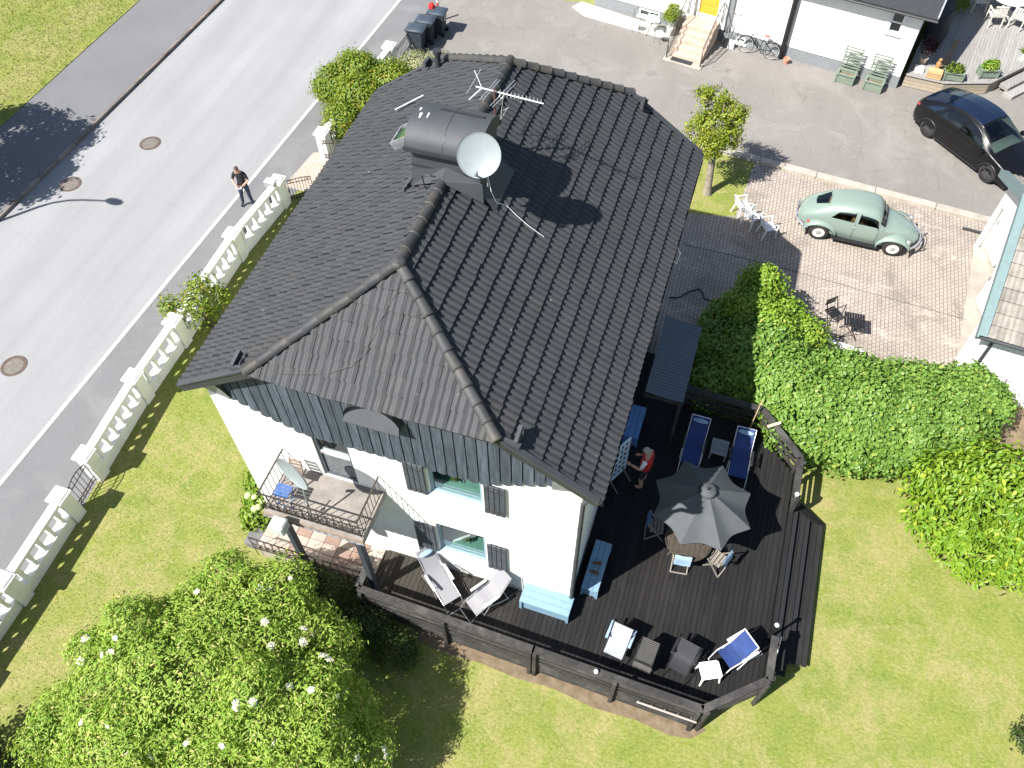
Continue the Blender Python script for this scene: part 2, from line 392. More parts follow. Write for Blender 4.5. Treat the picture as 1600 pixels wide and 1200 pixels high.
k = NT('ridge_tile'); c = k.mix(k.ramp(k.noise(2.2, 6, .7), .42, .72), (.040,.042,.046), (.075,.068,.055)); c = k.jitter(c, .15); k.bump(k.noise(50, 4), .35, .006); ridge_m = k.done(c, .62, 0, .35)
under_m = plain('roof_underlay', (.012,.012,.013), .9)
metal_m = plain('grey_sheet_metal', (.05,.054,.061), .65, .1, var=.14, vs_=2.5, bump=.08, bs=8)
metald_m = plain('dark_sheet_metal', (.035,.038,.042), .45, .2, var=.2, vs_=3)
zinc_m = plain('worn_zinc', (.14,.155,.17), .5, .3, c2=(.30,.31,.32), vs_=5)
k = NT('gable_board'); g_ = k.noise((16,16,1.2), 5, .7); c = k.mix(k.ramp(g_, .32, .7), (.028,.036,.046), (.085,.105,.13)); c = k.jitter(c, .2); k.bump(g_, .35, .006); gboard_m = k.done(c, .75, 0, .25)
dark_m = plain('dark_recess', (.008,.009,.011), .9)
blue_m = plain('pale_blue_paint', (.17,.285,.38), .55, var=.1, vs_=7, bump=.1)
mint_m = plain('mint_paint', (.30,.44,.40), .5, var=.08, vs_=3)
frame_m = plain('grey_blue_frame', (.24,.33,.39), .5, var=.08, vs_=5)
glass_m = glassmat('window_glass')
ironw_m = plain('wrought_iron', (.035,.032,.032), .55, .5, c2=(.08,.06,.05), vs_=10)
house = thing('house', 'white plastered house with black tiled half-hipped roof and boarded gable', 'house', (0,0,0))

def wall_open(mb, O, ux, uz, nrm, poly_w, H, openings, th=.22, m=0):
    """rectangular wall with openings; O corner, ux along, uz up, nrm outward"""
    O, ux, uz, nrm = map(Vector, (O, ux, uz, nrm))
    xs = sorted({0, poly_w, *[a for o in openings for a in o[:2]]}); zs = sorted({0, H, *[a for o in openings for a in o[2:]]})
    def P(x, z, d=0): return O+ux*x+uz*z-nrm*d
    def inside(x, z): return any(a < x < b and c_ < z < d_ for a, b, c_, d_ in openings)
    for i in range(len(xs)-1):
        for j in range(len(zs)-1):
            if inside((xs[i]+xs[i+1])/2, (zs[j]+zs[j+1])/2): continue
            q = [(xs[i],zs[j]),(xs[i+1],zs[j]),(xs[i+1],zs[j+1]),(xs[i],zs[j+1])]
            mb.add([P(*a) for a in q], [(0,1,2,3)], m); mb.add([P(*a, th) for a in q], [(3,2,1,0)], m)
    for a, b, c_, d_ in openings:
        q = [(a,c_),(b,c_),(b,d_),(a,d_)]
        for n_ in range(4):
            p1, p2 = q[n_], q[(n_+1) % 4]
            mb.add([P(*p1), P(*p2), P(*p2, th), P(*p1, th)], [(0,1,2,3)], m)
    return mb
mb = MB()
OPS = [(-1.84+WX, -1.0+WX, 3.82, 5.78), (.76+WX, 1.96+WX, 4.42, 5.66), (.74+WX, 1.94+WX, 1.50, 2.96)]
wall_open(mb, (-WX,WY0,-.1), (1,0,0), (0,0,1), (0,-1,0), 2*WX, 6.75, [(a,b,c_+.1,d_+.1) for a,b,c_,d_ in OPS])
# gable triangle above, side walls, back wall
zt = 6.65
for Y, s in ((WY0,1),(WY1,-1)):
    pts = [(-WX,Y,zt),(WX,Y,zt),(2.35,Y,7.78),(-2.35,Y,7.78)]
    mb.add(pts, [(0,1,2,3) if s > 0 else (3,2,1,0)])
mb.add([(WX,WY0,-.1),(WX,WY1,-.1),(WX,WY1,6.75),(WX,WY0,6.75)], [(0,1,2,3)])
mb.add([(-WX,WY0,-.1),(-WX,WY1,-.1),(-WX,WY1,6.75),(-WX,WY0,6.75)], [(3,2,1,0)])
mb.add([(-WX,WY1,-.1),(WX,WY1,-.1),(WX,WY1,6.75),(-WX,WY1,6.75)], [(3,2,1,0)])
mb.build('wall', plaster_m, house)
room_m = plain('room_interior', (.42,.43,.40), .9)
mb = MB()
for z in (1.42, 3.86): mb.add([(-3.8,.46,z-.9),(3.8,.46,z-.9),(3.8,4,z-.9),(-3.8,4,z-.9)], [(0,1,2,3)])
mb.add([(-3.8,4.0,.5),(3.8,4.0,.5),(3.8,4,6.5),(-3.8,4,6.5)], [(0,1,2,3)]); mb.build('room', room_m, house)
# plinth strip at front
MB().box(-WX-.03, WX+.03, WY0-.04, WY0+.0, -.1, .58).build('plinth', plain('plinth_plaster', (.62,.61,.58), .9, bump=.3), house)
# windows
def window(x0, x1, z0, z1, y, parent, fm, name='window', mull=0, deep=.1, sill=True):
    f = MB()
    w = .07
    for a in ((x0,x0+w,z0,z1),(x1-w,x1,z0,z1),(x0+w,x1-w,z0,z0+w),(x0+w,x1-w,z1-w,z1)): f.box(a[0],a[1],y+deep-.03,y+deep+.05,a[2],a[3])
    fo = f.build(name, fm, parent)
    for i in range(mull):
        xm = x0+(x1-x0)*(i+1)/(mull+1); MB().box(xm-.025, xm+.025, y+deep-.025, y+deep+.045, z0+w+.002, z1-w-.002).build('mullion', fm, fo)
    MB().box(x0+w, x1-w, y+deep+.005, y+deep+.013, z0+w, z1-w).build('pane', glass_m, fo)
    if sill: 
        mb = MB(); mb.add([(x0-.05,y-.08,z0-.03),(x1+.05,y-.08,z0-.03),(x1+.05,y+deep-.03,z0+.03),(x0-.05,y+deep-.03,z0+.03),(x0-.05,y-.08,z0-.06),(x1+.05,y-.08,z0-.06),(x1+.05,y+deep-.03,z0-.06),(x0-.05,y+deep-.03,z0-.06)], [(0,1,2,3),(7,6,5,4),(0,4,5,1),(1,5,6,2),(2,6,7,3),(3,7,4,0)])
        mb.build('sill', fm, fo)
    return fo
w1 = window(.76, 1.96, 4.42, 5.66, WY0, house, frame_m); w2 = window(.74, 1.94, 1.50, 2.96, WY0, house, frame_m)
for w_, z in ((w1, 4.5), (w2, 1.58)):
    MB().box(.72, 1.98, .47, 1.45, z-.05, z).build('window_board', mint_m, w_)
leafy_m = leafmat('houseplant_leaf', (.05,.14,.02), (.16,.26,.03))
def tuft(n, c, r, L, wid, out=.8):
    P = np.tile(np.array(c), (n,1))+rng.normal(0, r*.25, (n,3)); P[:,2] = c[2]+abs(P[:,2]-c[2])
    D = rng.normal(0, 1, (n,3)); D[:,2] = abs(D[:,2])*.7+.2
    return P, D
# plants are added after the leaf helper (see below)
# shutters, each of four boards
shut_m = plain('shutter_board', (.035,.043,.052), .7, c2=(.065,.075,.088), vs_=9, jit=.15, bump=.2)
for (x0, x1, z0, z1, tilt) in ((.26,.72,4.42,5.6,.0),(2.02,2.48,4.40,5.6,.0),(.22,.70,1.54,2.86,.0),(2.0,2.46,1.53,2.80,.0)):
    sh = MB().box(x0+.02, x1-.02, WY0-.045, WY0-.02, z0+.15, z0+.22).box(x0+.02, x1-.02, WY0-.045, WY0-.02, z1-.22, z1-.15).build('shutter', shut_m, house)
    for i in range(4):
        a = x0+(x1-x0)*i/4; MB().bbox(a+.006, a+(x1-x0)/4-.006, WY0-.085, WY0-.047, z0+random.uniform(0,.01), z1, .006).build('board', shut_m, sh)
    for zz in (z0+.18, z1-.18): MB().box(x0+.03, x1-.05, WY0-.095, WY0-.087, zz-.012, zz+.012).build('strap_hinge', ironw_m, sh)
# balcony door
dr = MB()
for a in ((-1.84,-1.77,3.82,5.78),(-1.07,-1.0,3.82,5.78),(-1.77,-1.07,5.70,5.78),(-1.77,-1.07,3.82,3.90)): dr.box(a[0],a[1],WY0+.04,WY0+.14,a[2],a[3])
dr = dr.build('balcony_door', plain('door_frame_dark', (.06,.075,.085), .5), house)
MB().box(-1.77,-1.07,WY0+.08,WY0+.12,3.90,4.72).build('door_panel', plain('grey_worn_wood', (.16,.175,.18), .8, c2=(.08,.09,.095), vs_=12), dr)
MB().box(-1.77,-1.07,WY0+.05,WY0+.13,4.72,4.82).build('glazing_bar', plain('white_paint', (.75,.75,.73), .5), dr)
MB().box(-1.77,-1.07,WY0+.095,WY0+.105,4.82,5.70).build('pane', glass_m, dr)
MB().tube([(-1.72,WY0+.07,4.8),(-1.72,WY0+.02,4.8),(-1.66,WY0+.02,4.8)], .012).build('handle', zinc_m, dr)
# boarded gable
def verge_z(x): return ze+(We-abs(x))*(zr-ze)/We
nb = 31; bw = 7.06/nb
for i in range(nb):
    x0 = -3.53+i*bw; xc = x0+bw/2
    a = abs(xc); zb = 5.50 if a < 2.0 else 5.50+(a-2.0)*.46
    if xc > 2.0: zb += .06*(xc-2.0)
    zb += random.uniform(-.012, .012)
    zt0 = min(verge_z(x0), 7.86)-.10; zt1 = min(verge_z(x0+bw), 7.86)-.10
    y1 = WY0-.004; y0 = y1-.045-random.uniform(0,.006)
    g_ = .013; arc = [(x0+g_, zb+.05), (x0+bw*.28, zb+.012), (xc, zb), (x0+bw*.72, zb+.012), (x0+bw-g_, zb+.05), (x0+bw-g_, zt1), (x0+g_, zt0)]
    n = len(arc); mb = MB(); mb.add([(p[0],y0,p[1]) for p in arc]+[(p[0],y1,p[1]) for p in arc], [tuple(range(n)), tuple(range(2*n-1,n-1,-1))]+[(j,n+j,n+(j+1)%n,(j+1)%n) for j in range(n)])
    mb.build('gable_board', gboard_m, house)
MB().add([(-3.5,WY0-.002,6.28),(-2,WY0-.002,5.58),(2,WY0-.002,5.58),(3.5,WY0-.002,6.4),(3.5,WY0-.002,7.0),(2.4,WY0-.002,7.76),(-2.4,WY0-.002,7.76),(-3.5,WY0-.002,7.0)], [tuple(range(8))]).build('gap_dark_sheet', dark_m, house)  # dark sheet added over the plaster so the gaps between boards turn black
# lunette hood under the hip eave
lt = MB(); n = 14
cx0, rz_ = -.09, .58
for k_ in range(n):
    a, b = pi*k_/n, pi*(k_+1)/n
    o0, o1 = (cx0+rz_*cos(a), 7.06+rz_*.95*sin(a)), (cx0+rz_*cos(b), 7.06+rz_*.95*sin(b))
    lt.add([(o0[0],.19,o0[1]),(o1[0],.19,o1[1]),(o1[0],.0,o1[1]),(o0[0],.0,o0[1])], [(0,1,2,3)])
lt = lt.build('lunette', metald_m, house)
mb = MB(); mb.add([(cx0+rz_*.98*cos(pi*k_/n), .175-.23*(1-sin(pi*k_/n))*.0-.0, 7.065+rz_*.94*sin(pi*k_/n)) for k_ in range(n+1)], [tuple(range(n,-1,-1))]); mb.build('lunette_pane', dark_m, lt)
mb = MB(); mb.add([(cx0-rz_,-.06,7.0),(cx0+rz_,-.06,7.0),(cx0+rz_*.86,.17,7.32),(cx0-rz_*.86,.17,7.32)], [(0,1,2,3)]); mb.add([(cx0-rz_,-.06,7.0),(cx0+rz_,-.06,7.0),(cx0+rz_,-.06,6.98),(cx0-rz_,-.06,6.98)], [(3,2,1,0)]); mb.build('lunette_sill', metal_m, lt)

# roof ------------------------------------------------------------
roof = MB()
e = .10
A = [(-We,.0,ze-e),(We,0,ze-e),(We,Le,ze-e),(-We,Le,ze-e),(-hw,dyh,zh-e),(hw,dyh,zh-e),(hw,Le-dyh,zh-e),(-hw,Le-dyh,zh-e),(0,ins,zr-e),(0,Le-ins,zr-e)]
roof.add(A, [(1,2,6,9,8,5),(3,0,4,8,9,7),(4,5,8),(6,7,9)])
B = [(x*.997, 5.06+(y-5.06)*.997, z-.09) for x, y, z in A]; roof.add(B, [(5,8,9,6,2,1),(7,9,8,4,0,3),(8,5,4),(9,7,6)])
for a, b in ((0,4),(4,5),(5,1),(1,2),(2,6),(6,7),(7,3),(3,0)): roof.add([A[a],A[b],B[b],B[a]], [(0,1,2,3)])
roof = roof.build('roof', under_m, house)
TW = .2976; TL = .362; TH = .062
def tile_mb(w=TW, n=10, L=.44, d0=0.):
    P = []; h = .030; pf = lambda t: h*(.5-.5*cos(4*pi*t))+(.007 if t > .96 else 0)
    for r, (v, zo) in enumerate(((L-.02, .0), (-.02, TH))):        # v runs up the slope; lower end raised
        for i in range(n+1):
            t = i/n; P.append((t*w, v, zo+pf(t)))
    for i in range(n+1): t = i/n; P.append((t*w, -.02, TH-.056+pf(t)))
    N = n+1; F = [(N+i, N+i+1, i+1, i) for i in range(n)]+[(2*N+i, 2*N+i+1, N+i+1, N+i) for i in range(n)]
    m = MB(); m.add(P, F); return m
tile_me = tile_mb().mesh('roof_tile', tile_m, 40)
C0 = Vector(cam.matrix_world.translation)
def lay(O, ux, uv, length, slope_len, inside, clip_planes, extra):
    """lay tiles on a roof plane; O eave corner, ux along the eave, uv up the slope"""
    O, ux, uv = Vector(O), Vector(ux).normalized(), Vector(uv).normalized(); nz = ux.cross(uv)
    nu = int(round(length/TW)); w = length/nu; out = []
    for j in range(int(slope_len/TL)+1):
        for i in range(-1, nu+1):
            u = i*w; v = j*TL-.03
            cs = [(u,v),(u+w,v),(u,v+TL),(u+w,v+TL)]
            fl = [inside(a+(.5*w-(a-u))*.04, max(b,0)+.001) for a, b in cs]
            if not any(fl): continue
            M_ = frame(O+ux*u+uv*v, ux, uv, nz) @ Matrix.Translation((random.uniform(-.004,.004), random.uniform(-.011,.011), random.uniform(-.004,.004))) @ Matrix.Rotation(random.uniform(-.014,.014), 4, 'Z')
            out.append((M_, all(fl), clip_planes))
    extra += out
tiles = []
sl = sqrt(We**2+(zr-ze)**2); cs_, sn_ = We/sl, (zr-ze)/sl
vh = (zh-ze)/sn_
def in_slope(u, v):
    if v < -.1 or v > sl: return False
    if v <= vh: return -.0 <= u <= Le
    k_ = (v-vh)/(sl-vh); return dyh+(ins-dyh)*k_ <= u <= Le-(dyh+(ins-dyh)*k_)
# clip planes (point, normal pointing to the part that is removed)
def vplane(a, b, inner):
    a, b, inner = Vector(a), Vector(b), Vector(inner); d = (b-a); n_ = Vector((d.y, -d.x, 0)).normalized()
    if n_.dot(inner-a) > 0: n_ = -n_
    return (a, n_)
apF, apB = Vector((0,ins,zr)), Vector((0,Le-ins,zr))
cpR = [vplane((hw,dyh,0), apF, (3,5,0)), vplane((hw,Le-dyh,0), apB, (3,5,0)), (Vector((0,0,0)), Vector((-1,0,0)))]
cpL = [vplane((-hw,dyh,0), apF, (-3,5,0)), vplane((-hw,Le-dyh,0), apB, (-3,5,0)), (Vector((0,0,0)), Vector((1,0,0)))]
lay((We,0,ze-.02), (0,1,0), (-cs_,0,sn_), Le, sl, in_slope, cpR, tiles)
lay((-We,Le,ze-.02), (0,-1,0), (cs_,0,sn_), Le, sl, lambda u, v: in_slope(Le-u, v), cpL, tiles)
slh = sqrt((ins-dyh)**2+(zr-zh)**2); ch, sh_ = (ins-dyh)/slh, (zr-zh)/slh
in_hip = lambda u, v: -.1 <= v <= slh and (v/slh)*hw <= u <= 2*hw-(v/slh)*hw
cpF = [vplane((hw,dyh,0), apF, (0,0,0)), vplane((-hw,dyh,0), apF, (0,0,0))]
cpB = [vplane((hw,Le-dyh,0), apB, (0,Le,0)), vplane((-hw,Le-dyh,0), apB, (0,Le,0))]
lay((-hw,dyh,zh-.02), (1,0,0), (0,ch,sh_), 2*hw, slh, in_hip, cpF, tiles)
lay((hw,Le-dyh,zh-.02), (-1,0,0), (0,-ch,sh_), 2*hw, slh, in_hip, cpB, tiles)
# chimney stands through the roof
CHX0, CHX1, CHY0, CHY1 = -.72, .68, 4.35, 5.35
def show(M_):
    p = M_ @ Vector((.1,.2,0)); n_ = M_.to_3x3() @ Vector((0,0,1)); d = C0-p; return max(0, n_.dot(d.normalized()))/d.length_squared
order = sorted(range(len(tiles)), key=lambda i: -show(tiles[i][0])); near = set(order[:300]); rest = MB()
tv = [tuple(v.co) for v in tile_me.vertices]; tf = [tuple(p.vertices) for p in tile_me.polygons]
for i, (M_, whole, cps) in enumerate(tiles):
    me = None
    if not whole:
        bm = bmesh.new(); bm.from_mesh(tile_me); bmesh.ops.transform(bm, matrix=M_, verts=bm.verts)
        for co, n_ in cps: bmesh.ops.bisect_plane(bm, geom=bm.verts[:]+bm.edges[:]+bm.faces[:], plane_co=co, plane_no=n_, clear_outer=True)
        if not bm.faces: bm.free(); continue
        if i in near:
            bmesh.ops.transform(bm, matrix=M_.inverted(), verts=bm.verts); me = bpy.data.meshes.new('roof_tile'); bm.to_mesh(me); me.materials.append(tile_m); bm.free()
            for p in me.polygons: p.use_smooth = True
            me.set_sharp_from_angle(angle=radians(40))
        else:
            bm.verts.index_update(); rest.add([tuple(v.co) for v in bm.verts], [tuple(v.index for v in f.verts) for f in bm.faces]); bm.free(); continue
    if i in near: put('roof_tile', me or tile_me, roof, M_)
    else: rest.add([M_ @ Vector(v) for v in tv], tf)
stuff(rest.build('roof_tiles', tile_m, roof, 40))
# ridge and hip caps
cap = MB(); n = 10; L_ = .40
prof = [(0,.112,.0),(.025,.117,.008),(.045,.109,.004),(L_,.095,-.008)]
for r, (u, rad, dz) in enumerate(prof):
    cap.v += [(u, -cos(pi*k_/n)*rad*1.05, sin(pi*k_/n)*rad+dz-.02) for k_ in range(n+1)]
for r in range(len(prof)-1):
    for k_ in range(n): cap.f.append((r*(n+1)+k_, r*(n+1)+k_+1, (r+1)*(n+1)+k_+1, (r+1)*(n+1)+k_)); cap.m.append(0)
cap.f.append(tuple(range(n,-1,-1))); cap.m.append(0)
cap_me = cap.mesh('ridge_cap', ridge_m, 50)
def caps(a, b, lift=.05, step=.35):
    a, b = Vector(a), Vector(b); d = (b-a); L0 = d.length; d.normalize(); x = d; yv = Vector((0,0,1)).cross(x).normalized(); zv = x.cross(yv)
    nn = int(L0/step); st = L0/nn
    for i in range(nn):
        put('ridge_cap', cap_me, roof, frame(a+d*(i*st-.02)+zv*(lift+random.uniform(-.006,.006)), x, yv, zv) @ Matrix.Rotation(random.uniform(-.03,.03), 4, 'Z'))
caps((hw,dyh,zh), apF); caps((-hw,dyh,zh), apF); caps((hw,Le-dyh,zh), apB); caps((-hw,Le-dyh,zh), apB)
caps(apF-Vector((0,.1,0)), (0,CHY0-.15,zr)); caps((0,CHY1+.1,zr), apB+Vector((0,.1,0)))
MB().ball((0,ins-.02,zr+.06), (.15,.16,.09), 12).build('apex_cap', ridge_m, roof, 60)
# verge boards, gutters
for s in (-1, 1):
    for Y, o_ in ((-.035,-1),(Le+.035,1)):
        mb = MB(); mb.bar((s*(We+.02),Y,ze-.08), (s*hw,Y+o_*.03,zh-.08), .05, .22); mb.build('verge_board', metald_m, roof)
        mb = MB(); mb.bar((s*(We+.01),Y+.0,ze+.045), (s*(hw+.1),Y+o_*.03,zh-.0), .13, .03); mb.build('verge_flashing', metal_m, roof)
        mb = MB(); mb.bar((s*(hw-.02),Y,zh+.0), (s*(hw+.42),Y,zh-.12), .06, .15); mb.bar((s*(hw+.34),Y-.0*o_,zh-.06), (s*(hw+.34),Y-o_*.34,zh-.0), .07, .16); mb.build('hip_end_box', metal_m, roof)
    mb = MB(); mb.add([(s*WX*.86,WY0-.06,6.15),(s*(WX+.03),WY0-.06,6.36),(s*(We+.02),-.05,ze-.20),(s*3.5,-.03,7.0),(s*3.42,WY0-.06,6.2)], [(0,1,2,3,4)]); mb.build('corner_soffit', zinc_m, roof)
    mb = MB(); mb.grid(lambda a, b: Vector((s*(We+.03)+s*.07*(-cos(pi*b)), -.02+a*(Le+.04), ze-.10-.07*sin(pi*b))), 1, 8); mb.build('gutter', metald_m, roof, 60)
mb = MB(); mb.tube([(We-.02,.02,ze-.2),(WX+.12,.16,ze-.45),(WX+.03,.20,ze-.7),(WX+.03,.20,.66)], .05, 8); mb.build('downpipe', metal_m, house, 60)
for z in (1.6,3.2,4.8): MB().lathe([(.056,-.02),(.06,0),(.056,.02)], 10, TR(WX+.03,.20,z)).build('pipe_bracket', metald_m, house)
# chimney: sheet-metal clad, barrel cap
ch_ = MB(); ch_.box(CHX0, CHX1, CHY0, CHY1, 8.3, 10.11).build('chimney', metal_m, roof)
chim = [o for o in COL.objects if o.name == 'chimney'][0]
mb = MB(); n = 14
for side in (0,):
    def barrel(a, b):
        t = pi*(b*1.0); return Vector((CHX0-.06+a*(CHX1-CHX0+.10), (CHY0+CHY1)/2-cos(t)*.62, 10.12+sin(t)*.40))
    mb.grid(barrel, 2, n)
    for X in (CHX0-.06, CHX1+.04):
        mb.add([(X,(CHY0+CHY1)/2-cos(pi*k_/n)*.62,10.12+sin(pi*k_/n)*.40) for k_ in range(n+1)], [tuple(range(n+1))])
mb.build('barrel_cap', metal_m, chim, 50)
MB().box(CHX0-.07, CHX1+.05, CHY0-.16, CHY0-.10, 10.06, 10.14).build('cap_edge', metald_m, chim); MB().box(CHX0-.07, CHX1+.05, CHY1+.10, CHY1+.16, 10.06, 10.14).build('cap_edge', metald_m, chim)
MB().box(CHX0-.005, CHX1+.005, CHY0-.012, CHY0-.0, 9.62, 9.66).build('seam', metald_m, chim)
MB().tube([(-.01,4.85-.622*cos(pi*b/12),10.122+.402*sin(pi*b/12)) for b in range(13)], .005, 5).build('seam', metald_m, chim)
MB().bar((-.28,5.0,10.52), (.58,5.0,10.52), .04, .05).build('cap_rail', metald_m, chim)
mb = MB(); mb.add([(-.78,4.30,9.12),(0,4.02,9.64),(.78,4.22,9.13),(.72,4.34,9.5),(0,4.34,9.75),(-.74,4.34,9.5)], [(0,1,4,5),(1,2,3,4)])
mb.add([(.69,4.3,9.3),(1.0,4.25,8.96),(1.0,5.5,8.96),(.69,5.4,9.3)], [(0,1,2,3)]); mb.add([(-.73,4.3,9.3),(-1.0,4.25,8.96),(-1.0,5.5,8.96),(-.73,5.4,9.3)], [(3,2,1,0)])
mb.build('flashing', metal_m, chim)
# roof hatch with green glass, vent pipe, snow-guard wire, hook
hat = MB(); Mh = frame(Vector((-1.72,6.55,8.45)), Vector((0,1,0)), Vector((cs_,0,sn_)), Vector((-sn_,0,cs_)))
for a in ((-.32,.32,-.42,-.36),(-.32,.32,.36,.42),(-.32,-.26,-.36,.36),(.26,.32,-.36,.36)): hat.box(a[0],a[1],a[2],a[3],-.05,.16, M=Mh)
hat = hat.build('roof_hatch', zinc_m, roof)
k = NT('green_glass'); gg_m = k.done((.035,.08,.035), .1, 0, .5)
MB().box(-.26,.26,-.36,.36,.09,.11, M=Mh).build('hatch_pane', gg_m, hat)
MB().tube([(-2.35,9.7,7.85),(-2.35,9.7,8.4)], .075, 12).tube([(-2.35,9.7,8.36),(-2.35,9.7,8.46)], .11, 12).build('vent_pipe', metald_m, roof, 50)
MB().tube([(-2.9,8.15,7.72),(-2.15,8.25,8.22)], .016, 5).build('snow_rod', plain('pale_rod', (.6,.62,.63), .5), roof)
MB().tube([(-.35,4.05,9.36),(-.36,3.98,9.75),(-.2,3.98,9.78),(-.1,4.05,9.72)], .014, 5).build('roof_hook', metald_m, roof)
cab_m = plain('white_cable', (.7,.7,.68), .5)
def onroof(x, y, l=.1): return Vector((x, y, zr-abs(x)*(zr-ze)/We+l))
MB().tube([Vector((.86,4.27,9.85)), Vector((.95,4.2,9.5)), onroof(1.0,4.35,.25), onroof(1.12,4.56,.12), onroof(1.35,4.53,.09), onroof(1.6,4.5,.085), onroof(1.93,4.51,.085)], .006, 5).build('dish_cable', cab_m, roof)
cabd_m = plain('black_cable', (.02,.02,.02), .5)
def onhip(x, y, l=.1): return Vector((x, y, zh+(y-dyh)*(zr-zh)/(ins-dyh)+l))
MB().tube([onhip(.11,1.54), onhip(-.01,1.25), onhip(-.16,.88), onhip(-.23,.56), onhip(-.43,.34), onhip(-.82,.16), onhip(-1.33,.04), onhip(-1.89,-.05)], .005, 5).build('loose_cable', cabd_m, roof)

# balcony ---------------------------------------------------------
BX0, BX1, BY0, BZ = -2.75, -.38, -1.0, 3.8
slab_m = plain('balcony_slab', (.26,.235,.21), .9, c2=(.16,.145,.13), vs_=2.5, bump=.3)
bal = MB().box(BX0, BX1, BY0, WY0-.002, 3.66, BZ).build('balcony', slab_m, house)
mb = MB(); mb.grid(lambda a, b: Vector((BX0-.02+a*(BX1-BX0+.04), BY0-.05+b*1.2, 3.645+.014*sin(a*30*2*pi/2.2))), 90, 1); mb.build('corrugated_soffit', zinc_m, bal, 60)
MB().box(BX0-.02, BX1+.02, BY0-.025, BY0-.002, 3.68, 3.79).build('edge_trim', plain('rusty_edge', (.30,.25,.21), .8, c2=(.20,.13,.09), vs_=4), bal)
zt_ = 4.52
mb = MB(); mb.bar((BX0+.04,BY0+.06,zt_), (BX1-.04,BY0+.06,zt_), .04, .012).bar((BX0+.04,BY0+.06,zt_), (BX0+.04,WY0-.02,zt_), .04, .012).bar((BX1-.04,BY0+.06,zt_), (BX1-.04,WY0-.02,zt_), .04, .012)
mb.bar((BX0+.04,BY0+.06,BZ+.08), (BX1-.04,BY0+.06,BZ+.08), .02, .012).bar((BX0+.04,BY0+.06,BZ+.30), (BX1-.04,BY0+.06,BZ+.30), .02, .012)
mb.bar((BX0+.04,BY0+.06,BZ+.08), (BX0+.04,WY0-.02,BZ+.08), .02, .012).bar((BX1-.04,BY0+.06,BZ+.08), (BX1-.04,WY0-.02,BZ+.08), .02, .012)
rail = mb.build('handrail', ironw_m, bal)
n = 12
for i in range(n+1):
    x = BX0+.04+(BX1-BX0-.08)*i/n; MB().bar((x,BY0+.06,BZ+.08 if i not in (0,n) else BZ), (x,BY0+.06,zt_), .014).build('baluster', ironw_m, rail)
for s in (BX0+.04, BX1-.04):
    for i in range(1, 9): y_ = BY0+.06+i*.135; MB().bar((s,y_,BZ+.08), (s,y_,zt_), .012).build('baluster', ironw_m, rail)
for i in range(15):
    x = BX0+.06+i*.15
    MB().bar((x,BY0+.075,BZ+.08), (min(x+.2,BX1-.04),BY0+.075,BZ+.30), .012).build('lattice_bar', ironw_m, rail); MB().bar((x,BY0+.06-.012,BZ+.30), (min(x+.2,BX1-.04),BY0+.06-.012,BZ+.08), .012).build('lattice_bar', ironw_m, rail)
post_m = plain('painted_post', (.030,.036,.045), .6, c2=(.05,.058,.07), vs_=10)
for x in (-2.45, -.62): MB().bbox(x-.075, x+.075, -.92, -.77, .55, 3.64, .012).build('post', post_m, bal)
# terrace under the balcony
tcols = [plain('terrace_tile_'+n_, c_, .7, var=.12, vs_=5, jit=.12, bump=.15) for n_, c_ in (('cream', (.36,.30,.25)), ('pink', (.32,.25,.21)), ('red', (.22,.15,.12)))]
ter = struct(MB().box(-3.98, -.78, -.72, WY0-.045, -.1, .555).build('terrace', concrete_m))
for i in range(8):
    for j in range(3):
        x0 = -3.97+i*.398; y0 = -.70+j*.297
        ci = 0 if i < 2 or i == 7 else random.choice((0,1,1,2) if i < 4 else (1,2,2,2))
        MB().bbox(x0+.006, x0+.392, y0+.006, y0+.291, .556, .585+random.uniform(0,.004), .006).build('tile', tcols[ci], ter)
st_ = struct(MB().bbox(-4.5, -4.0, -.62, .1, -.05, .28, .015).build('stone_step', plain('slate_step', (.13,.13,.135), .8)))
tr_ = thing('terrace_railing', 'low wrought iron railing along the terrace under the balcony', 'railing', (-2.4,-.8,0))
def trl(a, b, w=.014, nm='bar'): return MB().bar((a[0]+2.4,0,a[1]), (b[0]+2.4,0,b[1]), w).build(nm, ironw_m, tr_)
trl((-3.98,1.25), (-.75,1.25), .03, 'top_rail'); trl((-3.98,.66), (-.75,.66), .02, 'bottom_rail'); trl((-3.98,.92), (-.75,.92), .016, 'mid_rail')
for i in range(17): x = -3.98+i*.2; trl((x,.2 if i % 5 == 0 else .66), (x,1.25))
for i in range(16): x = -3.98+i*.2; trl((x,.66), (x+.2,.92), .01, 'lattice_bar'); trl((x+.2,.66), (x,.92), .01, 'lattice_bar')
